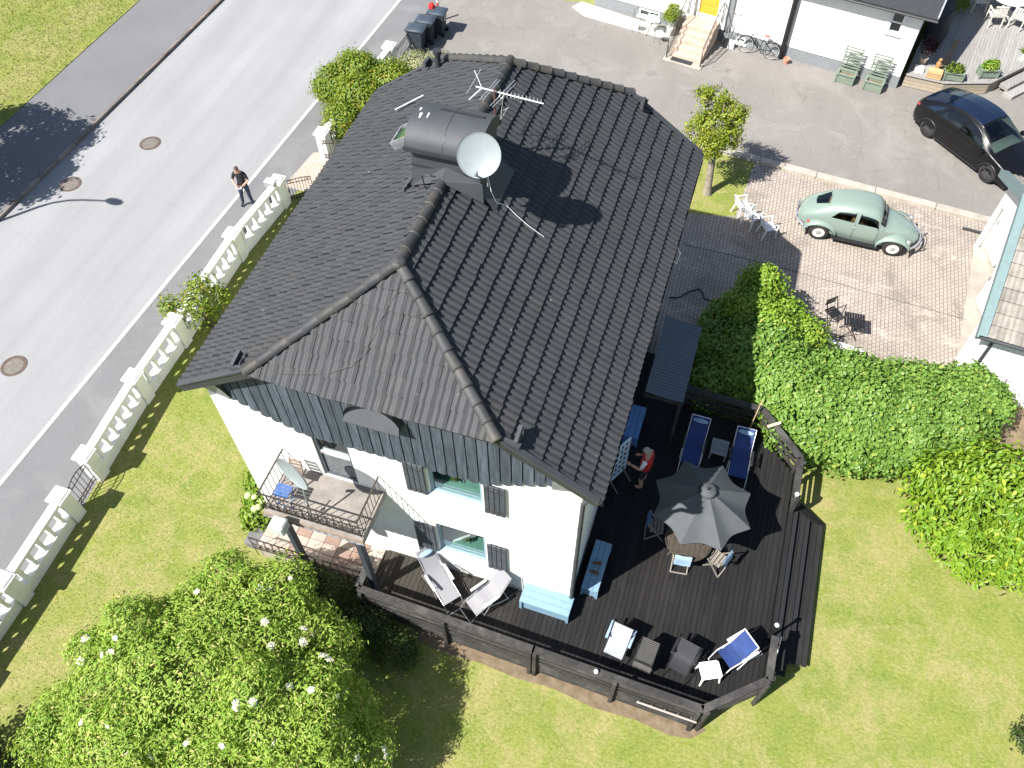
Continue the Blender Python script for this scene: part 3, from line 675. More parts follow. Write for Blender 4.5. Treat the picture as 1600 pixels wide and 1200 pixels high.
# dishes ------------------------------------------------------------
dish_m = plain('dish_white', (.21,.24,.255), .4, var=.05, vs_=5)
def dish(name, label, c, nrm, R, mast, extra=None):
    c = Vector(c); n_ = Vector(nrm).normalized(); x = Vector((0,0,1)).cross(n_).normalized(); y_ = n_.cross(x)
    t = thing(name, label, 'satellite dish', mast[0])
    o = Vector(mast[0]); Md = Matrix.Translation(-o) @ frame(c, x, y_, n_)
    prof = [(.002 if i == 0 else R*i/8, .16*R*(i/8)**2) for i in range(9)]+[(R*1.02,.16*R+.012),(R*1.02,.16*R-.012)]+[(R*i/8, .16*R*(i/8)**2-.02) for i in range(8,0,-1)]
    MB().lathe(prof, 32, Md).build('reflector', dish_m, t, 45)
    MB().tube([Vector(p)-o for p in mast], .022, 8).build('mast', zinc_m, t, 60)
    arm = Md @ Vector((0,-R*.95,.03)); tip = Md @ Vector((0,-R*.75,R*.85)); MB().bar(arm, tip, .025).build('feed_arm', dish_m, t)
    MB().ball(tip, (.04,.04,.06), 8).build('feed_horn', dish_m, t, 60)
    MB().bar(Md @ Vector((0,0,-.03)), Vector(mast[-1])-o, .05).build('bracket', zinc_m, t)
    return t
dish('satellite_dish', 'round white satellite dish fixed to the metal chimney', (.80,4.05,10.45), (.16,-.80,.58), .40, [(.86,4.28,9.55),(.86,4.28,10.35)])
t = dish('satellite_dish', 'white satellite dish standing on the balcony seen edge-on', (-1.86,-.78,4.95), (-.33,-.93,.02), .42, [(-1.6,-.9,3.8),(-1.68,-.70,4.95)])
MB().bbox(-.75,-.42,-.52,-.22,.0,.30,.03).build('mounting_box', plain('grey_box', (.42,.44,.43), .6), t)
bx = children(t)[-1]; bx.location = (.165, .07, .65)
# tv antenna
alu_m = plain('aluminium', (.62,.64,.66), .35, .6, var=.08)
t = thing('tv_antenna', 'many-armed aluminium television antenna beside the chimney', 'antenna', (.52,5.75,9.1))
o = Vector((.52,5.75,9.1)); q = lambda x, y, z: Vector((x,y,z))-o
MB().tube([q(.52,5.75,9.1), q(.52,5.75,10.62)], .02, 6).build('mast', plain('rusty_mast', (.10,.05,.04), .7), t)
MB().tube([q(.12,5.82,10.55), q(1.5,5.76,10.5)], .014, 5).build('boom', alu_m, t)
for i in range(12):
    x = .62+i*.075; l = .16-.006*i; MB().tube([q(x,5.80-l*.3,10.53-l*.4), q(x,5.76+l*.3,10.53+l*.4)], .007, 4).build('element', alu_m, t)
for a, b in (((.0,5.62,10.5),(.0,6.45,10.5)),((.24,5.82,10.55),(.0,6.1,10.7)),((.24,5.82,10.55),(.02,5.65,10.35)),((.12,5.45,10.5),(.26,5.8,10.55)),((.3,5.5,10.5),(.42,6.2,10.52)),((.36,5.5,10.5),(.48,6.2,10.52)),((.55,5.4,10.5),(.75,6.3,10.5)),((.6,5.4,10.48),(.8,6.2,10.5)),((.7,5.72,10.5),(.66,5.6,9.85)),((.7,5.72,10.2),(.82,5.7,10.3)),((.8,5.7,10.3),(.68,5.68,10.05))):
    MB().tube([q(*a), q(*b)], .008, 4).build('element', alu_m, t)
# things on the balcony
t = thing('folding_chair', 'folded brown wooden chair in the rear corner of the balcony', 'chair', (-2.3,-.1,3.8))
wood_m = plain('aged_wood', (.16,.115,.08), .75, c2=(.24,.19,.14), vs_=14, jit=.15)
for a in (-.15,.15): MB().bar((a,-.1,0), (a*.9,.12,.8), .03).build('leg', wood_m, t)
for i in range(4): MB().box(-.15,.15,.02+i*.025,.045+i*.025,.42+i*.1,.49+i*.1).build('slat', wood_m, t)
MB().box(-.16,.16,-.12,.06,.36,.39).build('seat', wood_m, t)
t = thing('folding_chair', 'small blue metal folding chair below the balcony dish', 'chair', (-2.35,-.62,3.8))
bm_ = plain('blue_enamel', (.05,.12,.33), .45)
for a in (-.16,.16): MB().bar((a,-.14,0), (a,.14,.46), .018).build('leg', bm_, t); MB().bar((a,.14,0), (a,-.14,.46), .018).build('leg', bm_, t)
for i in range(4): MB().box(-.17,.17,-.15+i*.08,-.09+i*.08,.455,.47).build('slat', bm_, t)
# bird droppings on the chimney cap
drop_m = plain('bird_dropping', (.62,.62,.58), .8)
for x, b0, b1, w in ((-.66,.50,.545,.022),(-.60,.40,.47,.028),(-.46,.42,.49,.018)):
    def dr_(a, b, x=x, b0=b0, b1=b1, w=w):
        t_ = pi*(b0+(b1-b0)*b); ww = w*(.4+.6*b); return Vector((x+(a-.5)*2*ww, 4.85-cos(t_)*.624, 10.12+sin(t_)*.405))
    MB().grid(dr_, 2, 4).build('dropping', drop_m, chim)
# ------------------------------------------------------------------ foliage
def nrmz(a): return a/np.maximum(np.linalg.norm(a, axis=1, keepdims=True), 1e-9)
def leaf_obj(name, P, D, U, L, W, mat, parent=None, fold=.22, droop=.15):
    n = len(P); D = nrmz(D); S = nrmz(np.cross(D, U)); U = np.cross(S, D); L = np.broadcast_to(L, (n,))[:,None]; W = np.broadcast_to(W, (n,))[:,None]
    V = np.empty((n,4,3)); V[:,0] = P; V[:,1] = P+D*L*.48+S*W*.5+U*W*fold; V[:,2] = P+D*L-U*L*droop; V[:,3] = P+D*L*.48-S*W*.5+U*W*fold
    b = np.arange(n)[:,None]*4; I = np.concatenate([b+0,b+3,b+2,b+0,b+2,b+1], 1).ravel()
    me = bpy.data.meshes.new(name); me.vertices.add(4*n); me.vertices.foreach_set('co', V.ravel()); me.loops.add(6*n); me.loops.foreach_set('vertex_index', I)
    me.polygons.add(2*n); me.polygons.foreach_set('loop_start', np.arange(0,6*n,3)); me.polygons.foreach_set('loop_total', np.full(2*n,3))
    me.materials.append(mat); me.update(calc_edges=True)
    o = bpy.data.objects.new(name, me); COL.objects.link(o); o.parent = parent; return stuff(o)
def lobes_pts(lobes, nclump, per, cr, zmin=.05, inner=.2, up_bias=-.35, rough=.1):
    Ls = np.array(lobes, float); ar = (Ls[:,3]*Ls[:,4]+Ls[:,3]*Ls[:,5]+Ls[:,4]*Ls[:,5]); idx = rng.choice(len(Ls), nclump*3, p=ar/ar.sum())
    d = nrmz(rng.normal(0,1,(nclump*3,3))); d = d[d[:,2] > up_bias]; idx = idx[:len(d)]
    c = Ls[idx,:3]; r = Ls[idx,3:6]
    rad = 1.0-abs(rng.normal(0, rough, len(d))); deep = rng.random(len(d)) < inner; rad[deep] *= rng.uniform(.55, .95, deep.sum())
    sho = rng.random(len(d)) < .05; rad[sho] = rng.uniform(1.04, 1.16, sho.sum())
    P = c+d*r*rad[:,None]
    keep = P[:,2] > zmin
    for L_ in Ls:
        q = ((P-L_[:3])/L_[3:6]); keep &= (np.linalg.norm(q, axis=1) > .80) | deep
    P, d, r = P[keep][:nclump], d[keep][:nclump], r[keep][:nclump]; N = nrmz(d/r)
    P = np.repeat(P, per, 0); N = np.repeat(N, per, 0); P = P+rng.normal(0, cr, P.shape)*np.array([1,1,.8]); 
    k_ = P[:,2] > zmin; return P[k_], N[k_]
def shrub(o, lobes, nclump, per, cr, L, W, mat, drp=-.15, outw=.5, upw=.8, spread=.8, **kw):
    P, N = lobes_pts(lobes, nclump, per, cr, **kw); n = len(P)
    D = rng.normal(0, 1, (n,3)); D -= .85*(D*N).sum(1,keepdims=True)*N; D = nrmz(D)*spread+N*outw*.35+np.array([0,0,drp]); U = N*1.0+np.array([-.12,-.14,upw*.55])+rng.normal(0,.42,(n,3))
    P = P-np.array(o.location)
    return leaf_obj('foliage', P, D, U, L*rng.uniform(.65,1.25,n), W*rng.uniform(.7,1.2,n), mat, o)
bark_m = plain('bark', (.16,.13,.10), .9, c2=(.30,.26,.21), vs_=7, bump=.8, bs=22)
barkd_m = plain('dark_bark', (.07,.055,.04), .9, bump=.6, bs=30)
def stems(o, base, tips, r, name='stem', mat=None):
    for tp in tips:
        a = Vector(base)+Vector((random.uniform(-.12,.12), random.uniform(-.12,.12), 0)); b = Vector(tp); m_ = a.lerp(b,.5)+Vector((random.uniform(-.15,.15),random.uniform(-.15,.15),.15))
        oo = Vector(o.location); MB().tube([a-oo, m_-oo, b-oo], [r, r*.7, r*.3], 6).build(name, mat or barkd_m, o, 60)
hedge_m = leafmat('hedge_leaf', (.095,.195,.030), (.205,.335,.062), (.28,.35,.07))
hedge_lime_m = leafmat('lime_leaf', (.12,.23,.022), (.24,.36,.04), (.32,.36,.05))
elder_m = leafmat('elder_leaf', (.13,.25,.028), (.36,.46,.085), (.48,.47,.17), .3, .5, .2)
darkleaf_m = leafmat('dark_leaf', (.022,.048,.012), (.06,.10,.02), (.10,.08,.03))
bush_m = leafmat('bush_leaf', (.085,.165,.014), (.22,.27,.022), (.30,.25,.04))
pale_m = leafmat('pale_leaf', (.20,.24,.10), (.36,.38,.20), (.42,.33,.28))
tree_m = leafmat('tree_leaf', (.12,.19,.016), (.29,.33,.03), (.38,.33,.06))
walnut_m = leafmat('long_leaf', (.10,.21,.016), (.23,.34,.026), (.33,.40,.04))
hyd_m = leafmat('hydrangea_leaf', (.12,.22,.02), (.22,.30,.04))

# big hedge
t = thing('hedge', 'broad dense green hedge beside the deck and lawn', 'hedge', (10,7.5,0))
HL = [(6.85,8.75,.75,.95,1.3,1.3),(8.0,8.0,.8,1.0,1.25,1.32),(8.9,7.5,.8,1.3,1.45,1.30),(10.1,7.6,.8,1.3,1.5,1.28),(11.3,7.9,.8,1.3,1.5,1.22),(12.4,8.5,.75,1.25,1.45,1.15),(13.1,9.1,.7,.8,1.0,1.05),(9.5,8.6,.8,1.5,.9,1.15),(11.4,8.9,.75,1.3,.8,1.1),(7.4,9.2,.8,1.0,.9,1.2)]
def bumps(LL, n, r0, r1, off=.92):
    out = list(LL)
    for i in range(n):
        L_ = LL[random.randrange(len(LL))]; d = Vector((random.gauss(0,1), random.gauss(0,1), abs(random.gauss(.5,.6)))).normalized(); r_ = random.uniform(r0,r1)
        out.append((L_[0]+d.x*L_[3]*off, L_[1]+d.y*L_[4]*off, L_[2]+d.z*L_[5]*off, r_, r_, r_*.85))
    return out
HL = bumps(HL, 60, .25, .42, .88)
shrub(t, HL, 5200, 15, .10, .125, .10, hedge_m, drp=-.35, outw=.35, upw=.9, inner=.18, rough=.06)
stems(t, (7.5,8.0,0), [(7.2,8.4,1.6),(7.9,7.6,1.7)], .05); stems(t, (9.6,7.8,0), [(9.1,7.4,1.7),(10.2,7.9,1.7)], .05); stems(t, (11.9,8.3,0), [(11.4,8,1.6),(12.5,8.7,1.5)], .05)
t = thing('shrub', 'shaded dark green shrub between corrugated roof and hedge', 'shrub', (6.0,8.5,0))
shrub(t, [(5.95,8.9,.7,.55,1.0,1.0),(6.05,7.7,.6,.5,.8,.85),(6.1,9.9,.7,.6,.7,.95)], 900, 14, .1, .12, .09, hedge_m, drp=-.3)
stems(t, (6,8.5,0), [(5.9,8.2,1.0),(6.1,9.4,1.2)], .04)
t = thing('shrub', 'tall yellow-green shrub rising above the left end of the hedge', 'shrub', (6.9,10.3,0))
shrub(t, [(6.85,10.75,1.75,.58,.55,.85),(6.7,10.0,1.6,.7,.6,.75),(7.75,10.3,1.25,.55,.5,.75),(8.3,9.9,1.2,.7,.4,.55),(7.4,9.5,1.6,.7,.5,.6)], 820, 13, .1, .115, .085, hedge_lime_m, drp=-.25)
stems(t, (6.9,10.2,0), [(6.8,10.7,2.1),(6.6,9.9,1.9),(7.7,10.3,1.5),(8.3,9.9,1.3)], .045)
# elder
t = thing('elder_bush', 'huge pale green elder bush with white flower heads, lower left', 'bush', (-2.6,-4.6,0))
EL = [(-3.0,-4.3,2.0,1.9,1.7,1.25),(-4.4,-4.9,1.5,1.5,1.4,1.15),(-1.3,-4.4,1.8,1.5,1.4,1.3),(-2.4,-3.1,1.9,1.3,1.0,1.1),(-.1,-4.3,1.4,1.0,1.1,1.1),(-3.6,-5.9,1.5,1.8,1.2,1.2),(-1.4,-5.9,1.6,1.9,1.2,1.2),(-4.0,-3.3,1.3,.9,.8,.95),(-5.4,-5.9,1.1,1.0,1.0,1.0),(-1.6,-2.6,1.6,.9,.7,.95),(.4,-5.4,1.4,.9,1.0,1.0),(.15,-4.7,2.1,.85,.85,.9),(-.9,-4.6,2.6,1.1,1.0,.8),(-3.3,-2.9,2.1,1.0,.8,.9),(-2.1,-2.45,2.0,.9,.65,.85),(-4.6,-3.9,1.9,.9,.8,.8)]
EB = list(EL)
for i in range(46):
    L_ = EL[random.randrange(len(EL))]; d = Vector((random.gauss(0,1), random.gauss(0,1), abs(random.gauss(.6,.6)))).normalized(); r_ = random.uniform(.32,.6)
    EB.append((L_[0]+d.x*L_[3]*1.0, L_[1]+d.y*L_[4]*1.0, L_[2]+d.z*L_[5]*1.0, r_, r_, r_*.8))
shrub(t, EB, 5200, 16, .085, .115, .040, elder_m, drp=-.1, outw=.6, upw=1.5, spread=.6, inner=.15, rough=.10)
stems(t, (-2.6,-4.6,0), [(-3.4,-4.5,2.2),(-1.4,-4.4,2.2),(-2.4,-3.3,2.0),(-4.3,-5.0,1.8),(-.4,-4.4,1.7),(-2.6,-5.9,1.9)], .09, 'stem', barkd_m)
fl = MB()
for i in range(26):
    a = i*2.4; r_ = .085*sqrt(i/26); fl.box(-.013,.013,-.013,.013,-.006,.006, M=TR(r_*cos(a), r_*sin(a), .02-.9*r_*r_*2+random.uniform(-.006,.006)) @ Matrix.Rotation(random.uniform(-.5,.5),4,'X') @ RZ(a))
flower_m = plain('elder_flower', (.62,.62,.50), .7); fl_me = fl.mesh('flower_head', flower_m)
EA = np.array(EB); EL = EB
cnt = 0
while cnt < 60:
    L_ = EL[random.randrange(len(EL))]; d = Vector((random.gauss(0,1), random.gauss(0,1), random.gauss(.5,.8))).normalized()
    if d.z < .05: continue
    p = Vector((L_[0]+d.x*L_[3]*1.03, L_[1]+d.y*L_[4]*1.03, L_[2]+d.z*L_[5]*1.03))
    if (np.linalg.norm((np.array(p)-EA[:,:3])/EA[:,3:6], axis=1) < .97).any(): continue
    s_ = random.uniform(.65,1.2); put('flower_head', fl_me, t, TR(p-Vector(t.location)) @ d.to_track_quat('Z','Y').to_matrix().to_4x4() @ Matrix.Scale(s_,4)); cnt += 1
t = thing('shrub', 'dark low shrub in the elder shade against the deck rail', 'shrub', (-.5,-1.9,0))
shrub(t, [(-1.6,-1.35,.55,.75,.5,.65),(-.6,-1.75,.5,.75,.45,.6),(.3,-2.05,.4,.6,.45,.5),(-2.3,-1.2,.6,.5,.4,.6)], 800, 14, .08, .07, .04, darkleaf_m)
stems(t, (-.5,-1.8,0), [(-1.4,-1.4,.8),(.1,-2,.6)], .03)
# hydrangea
t = thing('hydrangea', 'hydrangea with pale green flower balls at the left wall corner', 'shrub', (-4.5,.4,0))
shrub(t, [(-4.6,.75,.35,.45,.5,.5),(-4.45,.2,.35,.42,.45,.45),(-4.8,1.3,.3,.45,.5,.45)], 300, 10, .06, .13, .10, hyd_m)
ballme = MB(); 
for i in range(40):
    zz = 1-2*(i+.5)/40; a = i*2.4; rr = sqrt(1-zz*zz); dv = Vector((rr*cos(a), rr*sin(a), zz)); ballme.box(-.018,.018,-.018,.018,-.006,.006, M=TR(dv*.062) @ dv.to_track_quat('Z','Y').to_matrix().to_4x4())
ballme = ballme.mesh('flower_ball', plain('hydrangea_flower', (.50,.60,.22), .7, c2=(.62,.64,.36), vs_=6))
for i in range(34):
    a, b = random.uniform(-.35,.30), random.uniform(-.42,1.15); put('flower_ball', ballme, t, TR(a*.8-.08-.15*(b>0.6), b, .84+random.uniform(-.16,.12)-abs(a)*.5) @ Matrix.Scale(random.uniform(.85,1.4),4))
# shrubs along the street fence
t = thing('shrub', 'light green shrub growing over the white street fence', 'shrub', (-9.3,5.8,0))
shrub(t, [(-9.35,5.75,1.05,.55,.5,.42),(-9.9,5.3,1.05,.4,.35,.28),(-8.95,6.3,.75,.42,.4,.4),(-9.5,6.3,1.1,.4,.4,.35),(-9.1,5.6,.6,.4,.4,.5)], 150, 11, .12, .11, .075, bush_m, rough=.2)
stems(t, (-9.2,5.8,0), [(-9.3,5.7,1.1),(-9.85,5.35,1.1),(-9,6.3,.9),(-9.5,6.3,1.2)], .03)
t = thing('bush', 'rounded green bush at the street corner beyond the roof', 'bush', (-8.9,17,0))
shrub(t, [(-9.2,17.6,1.0,1.05,.9,1.0),(-8.6,16.4,.95,.95,.85,1.0),(-9.9,17.0,.9,.8,.8,.85),(-8.9,15.4,.75,.65,.75,.8),(-7.8,17.6,1.0,.9,.8,1.0),(-9.6,18.3,.9,.7,.6,.8)], 1500, 13, .11, .105, .07, bush_m, rough=.11)
stems(t, (-8.9,17,0), [(-9.3,17.5,1.5),(-8.6,16.4,1.5),(-8,17.6,1.4)], .05)
t = thing('shrub', 'pale grey-green shrub beside the wheelie bins', 'shrub', (-7.4,19.6,0))
shrub(t, [(-7.5,19.5,.65,.85,.65,.6),(-6.8,19.9,.6,.6,.5,.55),(-7.0,18.7,.6,.7,.6,.6)], 420, 12, .11, .085, .05, pale_m, rough=.15)
stems(t, (-7.4,19.5,0), [(-7.6,19.6,1),(-6.9,19.8,.9),(-7,18.8,.9)], .03)
# small tree by the yard
t = thing('tree', 'small round-crowned tree on the grass patch by the yard', 'tree', (4.57,16.44,0))
MB().tube([(0,0,-.05),(-.02,.02,.25),(-.06,.03,.9),(-.10,.06,1.6),(-.16,.1,2.3)], [.19,.14,.125,.115,.07], 10).build('trunk', bark_m, t, 60)
for a in ((.3,.2,2.9),(-.5,.3,2.8),(.1,-.3,2.9),(-.3,.5,3.3),(-.1,.1,3.6)): MB().tube([(-.1,.06,1.6+random.random()*.4),(a[0]*.5-.1,a[1]*.5,2.2),a], [.06,.04,.015], 6).build('limb', bark_m, t, 60)
TT = bumps([(4.3,16.55,2.75,.55,.5,.55),(4.8,16.6,2.35,.42,.42,.4),(3.85,16.6,2.35,.42,.42,.4),(4.05,16.85,3.4,.38,.36,.45),(4.35,16.25,2.15,.42,.35,.35),(4.65,16.85,3.0,.38,.38,.4)], 16, .16, .3, 1.0)
o = shrub(t, TT, 560, 12, .075, .09, .062, tree_m, rough=.2, up_bias=-.9, inner=.2); o.name = 'crown'
# large-leaved small tree at the right edge
t = thing('tree', 'low spreading tree with long drooping leaves, right edge of lawn', 'tree', (13.2,5.4,0))
RT = [(12.6,5.2,1.3,1.1,1.0,.9),(13.4,5.7,1.5,1.1,1.1,1.0),(12.2,5.9,1.2,.75,.8,.75),(13.2,4.5,1.1,.9,.8,.75),(14.4,5.6,1.4,1.2,1.2,1.0),(13.6,6.7,1.3,1.2,.7,.8),(14.2,4.6,1.1,1.0,.8,.8)]
o = shrub(t, RT, 900, 10, .13, .205, .085, walnut_m, drp=-.55, outw=.7, upw=1.0, spread=.5, rough=.12, inner=.25); o.name = 'crown'
MB().tube([(0,0,-.05),(-.05,0,.5),(-.2,-.1,1.2)], [.11,.09,.06], 8).build('trunk', bark_m, t, 60)
for a in ((-.8,-.2,1.6),(.3,.5,1.8),(.9,.1,1.7),(-.1,-.8,1.4)): MB().tube([(-.05,0,.6),(a[0]*.5,a[1]*.5,1.2),a], [.06,.04,.015], 6).build('limb', bark_m, t, 60)
# trees whose shadows reach into the picture
t = thing('tree', 'street tree beyond the left edge whose shade falls on sidewalk and kerb', 'tree', (-23.0,6.4,.14))
o = shrub(t, [(-22.8,6.6,5.0,1.5,1.3,1.5),(-21.6,7.3,4.6,1.1,.9,1.0),(-23.8,6.2,4.4,1.4,1.4,1.2),(-22.2,8.3,4.6,1.1,.8,.9),(-20.9,6.7,4.2,.7,.6,.7),(-22.5,5.6,4.0,1.2,1.0,1.0),(-21.7,9.2,4.5,1.0,.8,.9),(-23.6,9.4,4.6,1.4,1.0,1.0)], 1000, 12, .16, .2, .15, bush_m, rough=.12); o.name = 'crown'
MB().tube([(0,0,-.1),(0,.05,2),(.1,.1,3.6),(.2,.2,4.8)], [.22,.17,.14,.05], 10).build('trunk', bark_m, t, 60)
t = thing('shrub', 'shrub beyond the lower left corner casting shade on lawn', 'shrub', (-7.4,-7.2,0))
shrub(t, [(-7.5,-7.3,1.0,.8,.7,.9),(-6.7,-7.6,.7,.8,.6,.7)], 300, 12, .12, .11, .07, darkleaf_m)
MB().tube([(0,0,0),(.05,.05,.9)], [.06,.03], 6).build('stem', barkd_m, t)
# street lamp, also beyond the left edge
H_ = 6.2; off = Vector((-travel.x/travel.z, -travel.y/travel.z, 0))*H_   # shadow offset for that height
pb = Vector((-17.3,9.27,0))-off; hd = Vector((-15.25,9.75,0))-off
t = thing('street_lamp', 'curved-arm street lamp beyond the left edge shading the road', 'street lamp', (pb.x,pb.y,.1))
dl = hd-pb; MB().tube([(0,0,0),(0,0,H_-.9),(dl.x*.04,dl.y*.04,H_-.45),(dl.x*.18,dl.y*.18,H_-.12),(dl.x*.4,dl.y*.4,H_),(dl.x*.8,dl.y*.8,H_+.02)], [.08,.06,.05,.045,.04,.035], 8).build('pole', alu_m, t, 60)
MB().ball((dl.x*.93,dl.y*.93,H_), (.36,.17,.08), 12, M=None).build('lamp_head', alu_m, t, 60)
t = thing('shrub', 'twiggy little shrub at the right edge of the front lawn', 'shrub', (14.75,.4,0))
shrub(t, [(14.75,.45,.25,.38,.34,.28),(14.9,.05,.2,.3,.3,.22)], 90, 10, .07, .08, .04, darkleaf_m)
stems(t, (14.75,.4,0), [(14.5,.7,.45),(14.6,.3,.5),(15,.1,.4)], .015)
# house plants behind the panes
def plant(parent, c, n, L, W, mat, spread=.1):
    P = np.tile(np.array(c, float), (n,1))+rng.normal(0, spread, (n,3))*np.array([1,.6,.5]); D = rng.normal(0,1,(n,3)); D[:,2] = abs(D[:,2])*.6
    return leaf_obj('foliage', P, D, np.tile([0,0,1.],(n,1))+rng.normal(0,.3,(n,3)), L, W, mat, parent)
for lab, c in (('small green pot plant inside the upper window', (1.2,.66,4.5)),('bushy green pot plant inside the lower window', (1.25,.68,1.58))):
    t = thing('pot_plant', lab, 'plant', c); MB().lathe([(.001,0),(.06,0),(.08,.12),(.001,.11)], 12).build('pot', plain('clay', (.3,.14,.09), .8), t, 50)
    plant(t, (0,0,.22), 90 if 'bushy' in lab else 26, .16, .05, leafy_m, .08)

# ------------------------------------------------------------------ white street fence
white_k = NT('fence_white'); white_k.bump(white_k.noise(30, 4), .2, .01)
white_m = white_k.done(white_k.mix(white_k.ramp(white_k.noise(1.6, 5, .7), .5, .78), (.78,.78,.75), (.60,.61,.57)), .8, 0, .3)
PH, BH = 1.18, .40
def pier(parent, p, o, h=PH, w=.19):
    a = MB(); x, y = p[0]-o[0], p[1]-o[1]
    a.bbox(x-w, x+w, y-w, y+w, -.1, h-.1, .01); a = a.build('pier', white_m, parent)
    b = MB(); b.bbox(x-w-.05, x+w+.05, y-w-.05, y+w+.05, h-.098, h-.03, .012); b.bbox(x-w, x+w, y-w, y+w, h-.029, h+.02, .02); b.build('cap', white_m, a)
def panel(parent, a, b, o):
    a, b, o = Vector((*a,0)), Vector((*b,0)), Vector((*o,0)); d = b-a; L = d.length-.38; an = atan2(d.y, d.x); Mx = TR(a-o) @ RZ(an) @ TR(.19,0,0)
    MB().bbox(.003, L-.003, -.13, .13, -.1, BH, .015, M=Mx).build('plinth', white_m, parent)
    MB().bbox(.003, L-.003, -.12, .12, .97, 1.08, .015, M=Mx).build('cap_rail', white_m, parent)
    n = max(2, int(L/.37)); s = L/n
    for i in range(n):
        x = (i+.5)*s
        prof = [(-.065,BH+.002),(.065,BH+.002),(.05,BH+.05),(.05,.92),(.065,.968),(-.065,.968),(-.05,.92),(-.05,BH+.05)]
        m = MB(); N = len(prof); m.add([Mx @ Vector((x+p[0],-.075,p[1])) for p in prof]+[Mx @ Vector((x+p[0],.075,p[1])) for p in prof], [tuple(range(N)), tuple(range(2*N-1,N-1,-1))]+[(j,N+j,N+(j+1)%N,(j+1)%N) for j in range(N)])
        m.build('baluster', white_m, parent)
def fence(label, ys):
    ps = [(fx(y_), y_) for y_ in ys]; o = ps[0]; t = thing('balustrade_fence', label, 'fence', (*o,0), 0, 'white balustrade along the street')
    for p in ps: pier(t, p, o)
    for a, b in zip(ps, ps[1:]): panel(t, a, b, o)
fence('white balustrade running off the lower left below the small gate', [-8.9,-6.25,-3.6,-1.2])
fence('long white balustrade between the small gate and the house gate', [.08,2.72,4.9,8.7,11.45])
fence('white balustrade behind the round corner bush beyond the path', [14.25,17.1,19.9])
# small gate between the lower piers
def iron_gate(name, label, a, b, h, cat='gate', arch=.12, n=6):
    a, b = Vector(a), Vector(b); t = thing(name, label, cat, a, 0); d = b-a; L = d.length; u = d.normalized()
    P = lambda s, z: u*s+Vector((0,0,z))
    MB().tube([P(L*i/10, h+arch*sin(pi*i/10)) for i in range(11)], .016, 6).build('top_rail', ironw_m, t, 60)
    for z in (.14,.28,h-.12): MB().bar(P(0,z), P(L,z), .02).build('rail', ironw_m, t)
    for i in range(n+1): s = L*i/n; MB().bar(P(s,.06), P(s,h+arch*sin(pi*i/n)), .018 if i in (0,n) else .013).build('bar', ironw_m, t)
    for i in range(n): s = L*(i+.5)/n; MB().tube([P(s+.05*cos(k*pi/4), .21+.05*sin(k*pi/4)) for k in range(8)], .007, 4, closed=True).build('ring', ironw_m, t)
    for s in (.1, L-.1): MB().tube([P(s+.05*cos(k*pi/4), h-.03+.05*sin(k*pi/4)) for k in range(8)], .009, 4, closed=True).build('scroll', ironw_m, t)
    return t
iron_gate('garden_gate', 'small arched iron gate between two white piers, lower left', (fx(-1)+.02,-.98,0), (fx(0)+.02,-.13,0), .92)
iron_gate('garden_gate', 'black iron gate leaf swung inward over the brick path', (-9.28,11.66,0), (-8.62,12.12,0), .95, n=8, arch=.03)
iron_gate('garden_gate', 'black iron gate leaf standing open beside the upper pier', (-9.1,14.02,0), (-8.05,14.35,0), .9, n=8, arch=.03)
iron_gate('iron_fence', 'short black iron fence panel next to the bins', (-8.75,20.12,0), (-8.7,21.3,0), .85, 'fence', 0, 10)
t = thing('letterbox', 'grey ribbed letterbox on the pier by the standing man', 'letterbox', (-9.62,11.26,1.0))
MB().bbox(-.2,.2,-.16,.12,.02,.24,.02).build('box', plain('grey_ribbed', (.34,.35,.36), .5), t)
for i in range(5): MB().box(-.205,.205,-.165,-.155,.04+i*.04,.055+i*.04).build('rib', zinc_m, t)

# ------------------------------------------------------------------ deck
deckw_k = NT('deck_stain'); g_ = deckw_k.noise((22,1.1,22), 5, .7)
c = deckw_k.mix(deckw_k.ramp(g_, .3, .72), (.0105,.0104,.0108), (.0205,.020,.0198)); wear = deckw_k.ramp(deckw_k.noise(.55, 5, .65), .5, .72)
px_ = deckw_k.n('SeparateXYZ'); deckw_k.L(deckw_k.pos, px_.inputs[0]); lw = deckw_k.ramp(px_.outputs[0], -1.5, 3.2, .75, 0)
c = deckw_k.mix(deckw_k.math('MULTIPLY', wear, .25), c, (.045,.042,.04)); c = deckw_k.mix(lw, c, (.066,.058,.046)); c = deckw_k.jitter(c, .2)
c = deckw_k.mix(deckw_k.math('MULTIPLY', deckw_k.ramp(deckw_k.noise(13, 5, .75), .66, .74), .5), c, (.10,.09,.08))
deckw_k.bump(g_, .3, .005); deck_m = deckw_k.done(c, .75, 0, .16)
railw_k = NT('rail_stain'); g_ = railw_k.noise(9, 5, .7); c = railw_k.mix(railw_k.ramp(g_, .35, .7), (.028,.027,.027), (.058,.055,.051)); px_ = railw_k.n('SeparateXYZ'); railw_k.L(railw_k.pos, px_.inputs[0])
c = railw_k.mix(railw_k.math('MULTIPLY', railw_k.ramp(railw_k.noise(1.6, 5, .7), .5, .68), .65), c, (.10,.098,.092)); c = railw_k.jitter(c, .25); railw_k.bump(g_, .25, .006); rail_m = railw_k.done(c, .75, 0, .25)
DZ = .65
deck = thing('wooden_deck', 'black-stained plank deck wrapping round the front and right of the house', 'deck', (4,0,0))
front = lambda x: -1.22-.03*(x+.8) if x < 7.45 else -1.47+(x-7.45)*.82
def back(x):
    if x < WX+.02: return WY0-.05
    if x < 5.5: return 8.35
    if x < 7.55: return 6.72
    return 6.72-(x-7.55)*1.05
x = -.72; pw = .1215
